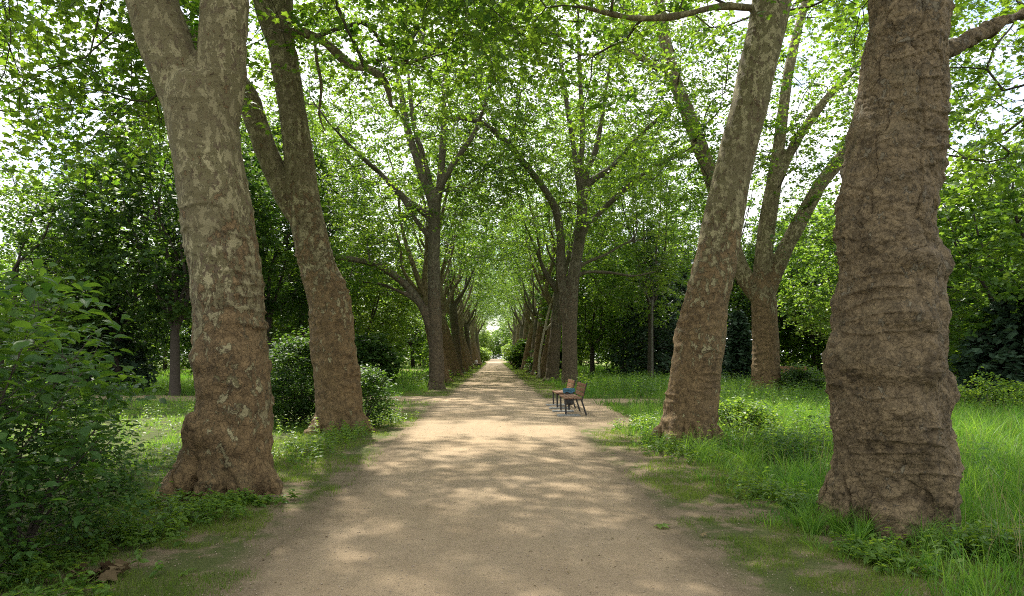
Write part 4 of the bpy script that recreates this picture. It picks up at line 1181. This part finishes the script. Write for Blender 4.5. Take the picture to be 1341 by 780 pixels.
    att = np.vstack([ell(rng, 740, (11.5, 28, 15.5), (8.5, 7.0, 6.5), 7.0, .4, .32, 11, .25),
                     ell(rng, 170, (14.5, 26.5, 9.8), (4.8, 3.0, 4.8), 5.5, .2, .25, 12, .4),
                     ell(rng, 140, (7.4, 26.5, 11), (3.0, 2.6, 4.0), 6.5, .2, .2, 13, .4)])
    avenue_tree('plane_tree', 'plane tree splitting low into three limbs back in the right meadow', 'tree', b, l, att, 15, .035, 'bark', 'leaf', None,
                None, 7, .6, 1.3, dict(rough_top=3.0, peel_lo=3.2, peel_hi=5.5, fold=.03, furrow=.05), mid_spray, {0: 99, 1: 6, 2: 6, 3: 6}, rbase=.6)
    # L3 -------------------------------------------------------
    Y = 33.0; b = P(571, 0, Y)[:2]
    TRUNKS.append((b[0], b[1], .55))
    l = [px_rows([(572, 516, 22), (572, 495, 20), (571, 450, 18.5), (569, 400, 17.5), (568, 340, 16.5), (569, 285, 15.5), (570, 262, 15)], Y),
         px_rows([(569, 275, 11), (559, 245, 11), (546, 209, 10), (534, 170, 9), (524, 115, 7), (512, 55, 4.5), (505, 0, 2.5)], Y),
         px_rows([(570, 262, 8), (565, 247, 8), (555, 205, 7), (543, 166, 6), (536, 110, 4.5), (532, 60, 2.5)], Y),
         px_rows([(571, 265, 11), (575, 250, 10), (579, 205, 9), (581, 162, 8), (583, 100, 6), (590, 40, 4), (595, -10, 2)], Y),
         px_rows([(573, 258, 10), (579, 240, 9), (594, 214, 8), (612, 188, 7), (625, 165, 6), (640, 120, 4, 32), (652, 70, 2.5, 31)], Y),
         px_rows([(567, 290, 9), (556, 279, 9), (529, 258, 8), (498, 227, 7), (484, 215, 6, 32), (460, 192, 4.5, 31), (430, 160, 3, 30)], Y),
         px_rows([(568, 318, 7), (560, 308, 7), (542, 284, 6.5), (528, 262, 5.5), (508, 240, 4, 34), (490, 215, 2.5, 35)], Y),
         px_rows([(568, 440, 11), (560, 419, 11.5), (550, 397, 11), (529, 371, 10), (498, 349, 9, 32.5), (468, 340, 8, 32), (444, 337, 7, 31.5), (418, 328, 5, 31), (390, 310, 3, 30.5)], Y),
         px_rows([(556, 405, 6), (540, 390, 6), (520, 380, 5), (498, 372, 4, 34), (470, 368, 2.5, 35)], Y)]
    rng = rg(106)
    att = np.vstack([ell(rng, 960, (-3.8, 33, 14.5), (7.2, 6.0, 7.0), 7.0, .4, .12, 14, .3),
                     ell(rng, 150, (-7.5, 32, 7.5), (3.8, 3.0, 2.8), 4.2, .2, .15, 15, .4)])
    avenue_tree('plane_tree', 'slim grey plane tree with low left limb, first beyond the left side path', 'tree', b, l, att, 16, .04, 'bark_g', 'leaf', 'plane trees of the avenue',
                None, 6, .4, 1.2, dict(rough_top=2.0, peel_lo=2.5, peel_hi=6.5, fold=.015, furrow=.03), mid_spray, {0: 99}, rbase=.36)
    # R3 -------------------------------------------------------
    Y = 36.4; b = P(746, 0, Y)[:2]
    TRUNKS.append((b[0], b[1], .55))
    l = [px_rows([(746, 512, 23), (746, 490, 21), (746, 450, 20), (746, 415, 20), (749, 385, 17), (752, 355, 16), (757, 325, 15), (761, 300, 14.5), (763, 262, 14)], Y),
         px_rows([(744, 430, 13), (739, 400, 12), (735, 350, 11), (734, 308, 11), (728, 275, 10), (711, 245, 9), (693, 222, 8.5), (672, 196, 8, 35.5), (640, 166, 7, 34.5), (612, 156, 5.5, 33.5), (580, 155, 4, 32.5), (555, 150, 2.5, 31.5)], Y),
         px_rows([(762, 268, 8), (755, 220, 7.5), (750, 184, 7), (743, 140, 6), (735, 80, 4.5), (730, 20, 2.5)], Y),
         px_rows([(763, 266, 9), (761, 218, 8), (763, 166, 7), (760, 110, 6), (758, 50, 4.5), (757, -10, 2.5)], Y),
         px_rows([(764, 264, 9), (768, 227, 8), (780, 197, 7.5), (788, 155, 6.5), (793, 120, 5), (803, 60, 3)], Y),
         px_rows([(764, 258, 9), (775, 237, 9), (802, 218, 8), (828, 188, 7, 36), (854, 162, 5.5, 35.5), (878, 143, 4, 35), (910, 120, 2.5, 34.5)], Y),
         px_rows([(763, 308, 8), (771, 295, 8), (793, 271, 7), (832, 236, 6, 36), (867, 212, 5, 35.5), (907, 193, 3, 35)], Y),
         px_rows([(756, 352, 5), (769, 343, 5), (795, 332, 4), (820, 318, 3, 36.5), (845, 312, 2, 36.5)], Y),
         px_rows([(756, 362, 5), (768, 356, 5), (800, 357, 4), (830, 361, 3), (860, 355, 2)], Y)]
    rng = rg(107)
    att = np.vstack([ell(rng, 960, (4.5, 36.4, 15.5), (6.8, 6.0, 8.0), 7.5, .4, .15, 16, .3),
                     ell(rng, 80, (0.2, 34.5, 13), (2.6, 2.2, 3.5), 9, .2, .1, 17, .4)])
    avenue_tree('plane_tree', 'slim twin stemmed plane tree right behind the park benches', 'tree', b, l, att, 17, .04, 'bark_g', 'leaf', 'plane trees of the avenue',
                None, 6, .4, 1.2, dict(rough_top=2.0, peel_lo=2.5, peel_hi=7, fold=.015, furrow=.03), mid_spray, {0: 99}, rbase=.38)

ORD = 'first second third fourth fifth sixth seventh eighth ninth tenth eleventh twelfth thirteenth fourteenth fifteenth sixteenth seventeenth eighteenth nineteenth twentieth'.split()

def build_far_avenue():
    protos = []
    for i, (r, fork, nl, lean) in enumerate(((.48, 5.2, 6, (-1.0, .1)), (.42, 6.2, 6, (-.5, -.2)), (.52, 4.6, 5, (-1.2, 0)), (.40, 7.0, 6, (-.7, .2)))):
        rng = rg(200 + i)
        att = np.vstack([ell(rng, 270, (lean[0] * 1.6, 0, 14.0), (5.2, 4.8, 6.6), 6.5, .45, .12, 30 + i, .3),
                         ell(rng, 40, (2.6, 0, 10.2), (2.6, 3.2, 2.5), 7.5, .2, .05, 40 + i, .4),
                         ell(rng, 70, (-4.5, 0, 7), (2.2, 3.0, 2.2), 4.4, .2, .1, 50 + i, .4)])
        protos.append((i, dict(seed=210 + i, H=17, fork=fork, r=r, nl=nl, spread=3.4, limb_r=(.26, .42), att=att, bark='bark' if i != 1 else 'bark_g', leaf='leaf_far', lean=lean,
                               voxel=.06, nroots=6, disp=dict(rough_top=3.0, peel_lo=3.0, peel_hi=5.5, fold=.03, furrow=.05),
                               spray=dict(ntw=3, nl=12, length=1.0, size=.17, droop=.35))))
    made = {}
    rngp = rg(77)
    def put(i, loc, rz, label, sc):
        if i not in made:
            made[i] = generic_tree('plane_tree', label, 'tree', loc, group='plane trees of the avenue', rz=rz, **protos[i][1])
            made[i].scale = (sc, sc, sc)
        else: copy_thing(made[i], loc, rz, label, scale=sc)
    yl = [41.0, 48.5, 56, 63, 70.5, 78, 86, 94, 103, 112, 122, 132, 143, 155]
    yr = [43.5, 50.5, 57.5, 65, 72, 80, 88, 96, 105, 114, 124, 134, 145, 157]
    for k, y in enumerate(yl):
        put((k * 3) % 4 if k else 0, (-3.25 + rngp.normal(0, .15), y, 0), rngp.uniform(-.5, .5), f'plane tree in the left avenue row, {ORD[k + 1]} beyond the side path', rngp.uniform(.92, 1.08))
    for k, y in enumerate(yr):
        put((k * 3 + 1) % 4, (3.75 + rngp.normal(0, .15), y, 0), math.pi + rngp.uniform(-.5, .5), f'plane tree in the right avenue row, {ORD[k + 1]} beyond the side path', rngp.uniform(.92, 1.08))
    # dead limbs and sunlit side of the fourth right trunk, painted pale
    rows = px_rows([(706, 474, 3.4), (709, 452, 3.2), (714, 428, 3.2), (720, 402, 3), (727, 380, 2.4), (733, 355, 1.6)], 49.7)
    rows2 = px_rows([(712, 434, 3), (722, 424, 2.8), (732, 414, 2), (737, 409, 1.2)], 49.7)
    v, n, f = remesh_tubes([(catmull(rows, .2), 10), (catmull(rows2, .2), 10)], .03, 2)
    b = rows[0, :3].copy(); b[2] = 0
    v2, f2 = v - b, f
    rng = rg(301)
    gl = [(catmull(rows, .2), 6)]
    att = ell(rng, 20, tuple(rows[-1, :3] + np.array([0, 0, 1.0])), (1.2, 1, 1.3), 4, .2)
    Pn, Tn, ends, br, cnt = grow(gl, att, rng)
    crown, _ = sprays(ends, Pn, Tn, rng, ntw=3, nl=7, size=.22, tm='far', tm_out='far', twigs=False)
    r = empty('lit_dead_stem', b); tag(r, 'pale forked stem painted as the sunlit side of a right avenue trunk', 'tree')
    rows_b = np.vstack([np.append(b + np.array([0, 0, -.1]), .11), rows])
    v, n, f = remesh_tubes([(catmull(rows_b, .2), 10), (catmull(rows2, .2), 10)], .022, 2)
    link('trunk', mesh_np('trunk', v - b, f, M['bark_lit']), r); link('branches', mesh_np('branches', br[0] - b, br[1], M['bark_lit']), r)
    link('crown', mesh_np('crown', crown[0] - b, crown[1], M['leaf_far'], {'tint': crown[2]}), r)

def build_background():
    rng = rg(400)
    bush = dict(ntw=3, nl=8, length=.8, size=.24, droop=.35)
    # dark tree behind the first two left trunks
    def dark(label, loc, seed, H, rx, zlo, n, leaf='leaf_dark', fork=2.6, size=.2, tm='mid'):
        a = ell(rg(seed), n, (0, 0, (H + zlo) / 2), (rx, rx, (H - zlo) / 2), zlo, .5, .1, seed, .4)
        return generic_tree('broadleaf_tree', label, 'tree', loc, seed, H - 1, fork, .2, 5, rx * .6, a, 'bark_d', leaf, None, dict(ntw=3, nl=13, length=.75, size=size * .8, droop=.45, tm=tm, tm_out=tm))
    dark('dark leafy tree behind the pale forked plane tree, its trunk showing left of it', (-12.8, 27.5, 0), 401, 12.0, 3.8, 3.0, 620)
    dark('dark leafy tree filling the gap between the two nearest left plane trees', (-11.2, 34.0, 0), 402, 13.5, 3.3, 2.4, 520)
    dark('dark leafy tree half hidden behind the large leaved shrub at far left', (-16.8, 30.5, 0), 403, 10.5, 3.8, 1.6, 460)
    dark('broad green tree filling the right edge behind the knobbly plane tree', (17.2, 22.5, 0), 404, 8.8, 4.2, 1.0, 700, 'leaf_far', 2.2)
    dark('tall green tree rising just left of the knobbly plane trunk, behind the meadow', (20.5, 38, 0), 405, 10.5, 4.6, 2.0, 520, 'leaf_far', 2.4, .24, 'far')
    dark('dark tree with bare lower trunk beside the far bench', (22.0, 56, 0), 406, 11, 4.6, 3.0, 420, 'leaf_dark', 3.4, .28, 'far')
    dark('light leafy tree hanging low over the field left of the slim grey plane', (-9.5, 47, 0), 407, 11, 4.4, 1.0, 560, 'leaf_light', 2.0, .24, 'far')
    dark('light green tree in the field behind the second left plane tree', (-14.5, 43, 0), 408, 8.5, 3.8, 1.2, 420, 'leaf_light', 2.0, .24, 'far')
    dark('leafy green tree behind the twin stemmed plane on the right', (7.8, 55, 0), 409, 12, 4.2, 1.4, 520, 'leaf_far', 2.2, .25, 'far')
    dark('bushy green tree at the meadow edge behind the benches', (11.5, 62, 0), 413, 12, 4.6, 1.2, 520, 'leaf_far', 2.2, .25, 'far')
    dark('tall mid green tree seen between the twin stemmed plane and the leaning plane', (10.2, 45, 0), 418, 16.5, 4.4, 3.5, 560, 'leaf_far', 4.5, .2, 'far')
    dark('tall light green tree behind the slim grey plane on its left', (-11.5, 41, 0), 419, 17, 4.6, 4.0, 620, 'leaf_far', 5.0, .19, 'far')
    dark('tall green tree far behind the three limbed plane', (19.5, 60, 0), 420, 19, 5.4, 3.5, 560, 'leaf_far', 5.0, .24, 'far')
    dark('green tree seen at the left edge above the shrubs', (-19.5, 27, 0), 421, 9.5, 3.6, 1.6, 420, 'leaf_far', 2.6, .18, 'far')
    dark('very tall green tree at the back of the field left of the slim grey plane', (-15.5, 55, 0), 422, 22, 5.4, 4.0, 700, 'leaf_far', 6.0, .24, 'far')
    dark('tall green tree showing between the two nearest left planes high up', (-19.0, 44, 0), 423, 18, 5.0, 4.0, 620, 'leaf_far', 5.0, .22, 'far')
    dark('very tall green tree at the back, right of the twin stemmed plane', (13.5, 70, 0), 424, 25, 6.0, 5.0, 700, 'leaf_far', 6.0, .27, 'far')
    dark('tall green tree at the back beyond the far bench', (31.0, 66, 0), 425, 18, 6.0, 3.0, 560, 'leaf_far', 5.0, .27, 'far')
    # conifers
    conifer('conifer_tree', 'dark drooping conifer at the back of the right meadow beside a pale stem', (11.4, 50, 0), 410, 11.5, 3.0)
    conifer('conifer_tree', 'dark conifer left of the leaning plane tree, farther from the benches', (14.6, 53, 0), 411, 9.5, 2.8)
    conifer('conifer_tree', 'very dark low yew between the leaning plane and the three limbed plane', (13.8, 39, 0), 412, 4.2, 1.3, dens=1.1, z0=.15)
    conifer('conifer_tree', 'dark pointed conifer low at the far left edge behind the shrub', (-20.5, 32, 0), 414, 7.6, 2.0)
    conifer('conifer_tree', 'dark pointed conifer second from the far left edge behind the shrub', (-17.6, 31, 0), 415, 6.8, 1.9)
    conifer('conifer_tree', 'dark spreading yew low behind the right edge meadow', (15.4, 20.5, 0), 416, 3.6, 2.0, dens=1.1, z0=.1)
    # slim pale stem
    a = ell(rg(417), 90, (0, 0, 8.5), (1.4, 1.4, 3.5), 4.2, .2)
    generic_tree('birch_tree', 'slim pale birch stem in front of the dark conifers', 'tree', (9.5, 41.5, 0), 417, 10.5, 5.0, .06, 3, .8, a, 'birch', 'leaf_light', None, dict(ntw=3, nl=8, length=.5, size=.15, droop=.7))
    # woods closing the park on both sides: three kinds, copied
    kinds = []
    for i, (H, rx, lf) in enumerate(((13, 5.5, 'leaf_far'), (11, 4.8, 'leaf_light'), (14, 5.2, 'leaf_dark'))):
        a = np.vstack([ell(rg(430 + i), 430, (0, 0, H * .57), (rx, rx, H * .43), .8, .6, .1, 430 + i, .3), ell(rg(440 + i), 110, (0, 0, 2.2), (rx * .85, rx * .85, 2.0), .3, .5)])
        kinds.append(dict(seed=450 + i, H=H - 1, fork=2.5, r=.25, nl=5, spread=rx * .6, att=a, bark='bark_d', leaf=lf, spray=dict(ntw=3, nl=12, length=1.0, size=.28, droop=.35)))
    labs = ['mid green tree in the wood that closes the park', 'light green tree in the wood that closes the park', 'dark green tree in the wood that closes the park']
    made = {}
    spots = []
    for (x, y) in ((-24, 62), (-31, 55), (-38, 60), (-19, 70), (-13.5, 66), (-27, 78), (-36, 75), (-46, 70), (-20, 88), (-11, 92), (-12, 110), (-30, 92), (-15, 128), (-42, 90), (-55, 84),
                   (16, 72), (23, 70), (30, 66), (37, 60), (44, 66), (27, 58), (35, 50), (28, 48.5), (17, 84), (12, 96), (25, 84), (34, 78), (46, 80), (13, 116), (20, 104), (52, 72), (41, 52), (33, 40),
                   (-9.5, 205), (10.2, 204), (-17, 200), (17, 202), (-26, 196), (26, 196), (-13, 240), (13.5, 240), (-7, 335), (5.5, 340), (-1, 352), (12, 345)):
        spots.append((x, y))
    for k, (x, y) in enumerate(spots):
        i = int(rng.integers(0, 3)) if y < 170 else (1, 1, 0, 1)[k % 4]
        if i not in made: made[i] = generic_tree('broadleaf_tree', labs[i], 'tree', (x, y, 0), group='trees of the wood around the park', rz=rng.uniform(0, 6), **kinds[i])
        else: copy_thing(made[i], (x, y + (55 if y > 190 else 0), 0), rng.uniform(0, 6.28), labs[i], scale=rng.uniform(.85, 1.15) * (1.5 if y > 190 else 1))

def build_shrubs():
    shrub('large_leaf_shrub', 'shrub with large drooping oval leaves at the left edge', (-4.15, 5.3, 0), 501, 9, 1.1, 2.25, 150, size=.135, length=.5, nl=7, ntw=2, droop=.5, zmin=.75, center=.58, bias=(.05, 0), tilt=.3)
    shrub('large_leaf_shrub', 'taller large leaved shrub cut by the left picture edge behind the first', (-5.6, 7.0, 0), 502, 9, 1.5, 2.6, 170, size=.14, length=.5, nl=7, ntw=2, droop=.5, zmin=.5, center=.5)
    shrub('small_leaf_shrub', 'dense small leaved shrub low in front of the large leaved one', (-3.8, 5.5, 0), 503, 12, .8, 1.3, 250, size=.05, length=.28, nl=12, ntw=3, droop=.4, zmin=.04, center=.45)
    shrub('small_leaf_shrub', 'small leaved shrub in the bottom left corner', (-3.75, 4.35, 0), 504, 10, .7, .9, 130, 'leaf_shrub', size=.055, length=.28, nl=11, ntw=3, droop=.4, zmin=.03, center=.45)
    shrub('ivy_bush', 'dark ivy bush between the two nearest left plane trees', (-4.55, 16.2, 0), 505, 12, 1.0, 2.0, 420, 'leaf_dark', size=.09, length=.35, nl=11, ntw=3, zmin=.05, center=.5)
    shrub('ivy_bush', 'round dark bush just right of the second left plane, in the field', (-5.9, 31.5, 0), 506, 10, 1.35, 2.5, 330, 'leaf_dark', 'mid', size=.14, length=.4, nl=11, ntw=3, zmin=.3, center=.55)
    shrub('small_leaf_shrub', 'leafy shrub growing at the right foot of the second left plane', (-2.95, 15.5, 0), 507, 9, .55, 1.35, 150, size=.07, length=.3, nl=11, ntw=3, zmin=.05)
    shrub('evergreen_bush', 'dark bush at the foot of the three limbed plane in the meadow', (12.3, 27.6, 0), 508, 9, .9, 1.1, 220, 'leaf_dark', size=.1, length=.35, nl=10, ntw=3, zmin=.03, center=.4)
    shrub('evergreen_bush', 'dark round bush between the trunks of the right avenue row', (4.9, 60, 0), 509, 9, 1.7, 2.4, 260, 'leaf_dark', 'far', size=.22, length=.5, nl=10, ntw=3, zmin=.05)
    shrub('evergreen_bush', 'green bush at the far end of the right avenue row', (3.6, 84, 0), 510, 9, 2.0, 3.6, 260, 'leaf_far', 'far', size=.26, length=.5, nl=10, ntw=3, zmin=.05)
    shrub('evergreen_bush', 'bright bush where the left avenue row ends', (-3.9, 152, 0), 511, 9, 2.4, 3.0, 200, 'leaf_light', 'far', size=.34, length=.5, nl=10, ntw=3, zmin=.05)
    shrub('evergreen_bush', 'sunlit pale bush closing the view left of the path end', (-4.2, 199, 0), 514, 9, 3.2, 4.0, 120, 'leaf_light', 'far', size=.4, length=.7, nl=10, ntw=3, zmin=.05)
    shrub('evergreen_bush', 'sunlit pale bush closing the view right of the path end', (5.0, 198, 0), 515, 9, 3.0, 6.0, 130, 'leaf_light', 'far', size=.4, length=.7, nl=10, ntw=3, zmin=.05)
    shrub('small_leaf_shrub', 'leafy weeds with broad leaves around the second right plane', (4.75, 13.6, 0), 512, 9, .6, .75, 110, 'leaf_herb', size=.08, length=.3, nl=9, ntw=3, zmin=.03, center=.4)
    shrub('small_leaf_shrub', 'bushy shrub at the right edge beyond the tall grass', (13.0, 17.9, 0), 513, 9, .8, 1.0, 130, 'leaf_herb', size=.08, length=.35, nl=10, ntw=3, zmin=.03, center=.45)
    # arching broad grass tufts at the foot of the second right plane
    rng = rg(520)
    for (px, py, n, lab) in ((915, 600, 110, 'arching tuft of long pale grass at the foot of the leaning plane'), (980, 612, 70, 'second arching tuft of long grass, right of the leaning plane')):
        Y = F_PX * CAM_H / (py - VPY); X = (px - VPX) / F_PX * Y
        x = X + rng.normal(0, .1, n); y = Y + rng.normal(0, .1, n)
        v, f, t = blades(x, y, rng.uniform(.3, .62, n), rng.uniform(.008, .015, n), np.clip(rng.normal(.85, .15, n), 0, 1), rng, 1.25, 5)
        v -= np.array([X, Y, 0])
        o = link('grass_tuft', mesh_np('grass_tuft', v, f, M['grass'], {'tint': t}), loc=(X, Y, 0)); tag(o, lab, 'grass tuft', 'long grass tufts')

# ------------------------------------------------------------------ light, sky, camera
def build_light():
    az_x, az_y, elev = -.42, .907, R(54)
    d = Vector((az_x * math.cos(elev), az_y * math.cos(elev), math.sin(elev))).normalized()   # towards the sun
    l = bpy.data.lights.new('sun', 'SUN'); l.energy = 5.0; l.angle = R(1.0); l.color = (1, .945, .84)
    o = bpy.data.objects.new('sun', l); COL.objects.link(o); o.rotation_euler = d.to_track_quat('Z', 'Y').to_euler(); o.location = (-10, 20, 40)
    w = bpy.data.worlds.new('World'); SC.world = w; w.use_nodes = True
    nt = w.node_tree; nt.nodes.clear(); b = NB(nt)
    sky = b.n('ShaderNodeTexSky', sky_type='NISHITA'); sky.sun_disc = False; sky.sun_elevation = elev
    sky.sun_rotation = math.atan2(az_x, az_y) % (2 * math.pi); sky.dust_density = 1.5
    tc = b.n('ShaderNodeTexCoord').outputs['Generated']
    nz = b.noise(b.mapping(tc, (2.2, 2.2, 3.6)), 1.0, 7, .55)
    cl = b.rng(nz, .34, .52)
    col = b.mix(cl, sky.outputs[0], (6.2, 6.3, 6.5))
    bg = b.n('ShaderNodeBackground'); nt.links.new(col, bg.inputs[0]); bg.inputs[1].default_value = .15
    out = b.n('ShaderNodeOutputWorld'); nt.links.new(bg.outputs[0], out.inputs[0])

def build_camera():
    c = bpy.data.cameras.new('camera'); c.sensor_width = 36; c.lens = 36 * F_PX / 1341
    c.shift_x = (670.5 - VPX) / 1341; c.shift_y = (VPY - 390) / 1341; c.clip_end = 2000; c.clip_start = .05
    o = bpy.data.objects.new('camera', c); COL.objects.link(o); o.location = (0, 0, CAM_H); o.rotation_euler = (R(90), 0, 0)
    SC.camera = o

def settings():
    SC.view_settings.view_transform = 'Standard'; SC.view_settings.look = 'None'
    SC.view_settings.exposure = 1.25; SC.view_settings.gamma = 1
    cy = SC.cycles
    cy.use_denoising = False; cy.denoiser = 'OPENIMAGEDENOISE'
    cy.max_bounces = 9; cy.diffuse_bounces = 5; cy.transmission_bounces = 6; cy.glossy_bounces = 2
    cy.sample_clamp_indirect = 6
    cy.use_adaptive_sampling = True; cy.adaptive_threshold = .01
    SC.render.use_persistent_data = False
    cy.filter_width = 1.05

def step(n, fn):
    t = time.time(); fn(); print('STEP %-14s %.1fs' % (n, time.time() - t), flush=True)

step('materials', build_materials)
step('light', build_light); build_camera(); settings()
step('ground', build_ground)
step('avenue', build_avenue)
step('far avenue', build_far_avenue)
step('background', build_background)
step('shrubs', build_shrubs)
step('grass', build_grass)
step('herbs', build_herbs)
step('litter', build_litter)
step('furniture', build_furniture)
step('person', build_person)
print('TOTAL %.1fs' % (time.time() - T0))
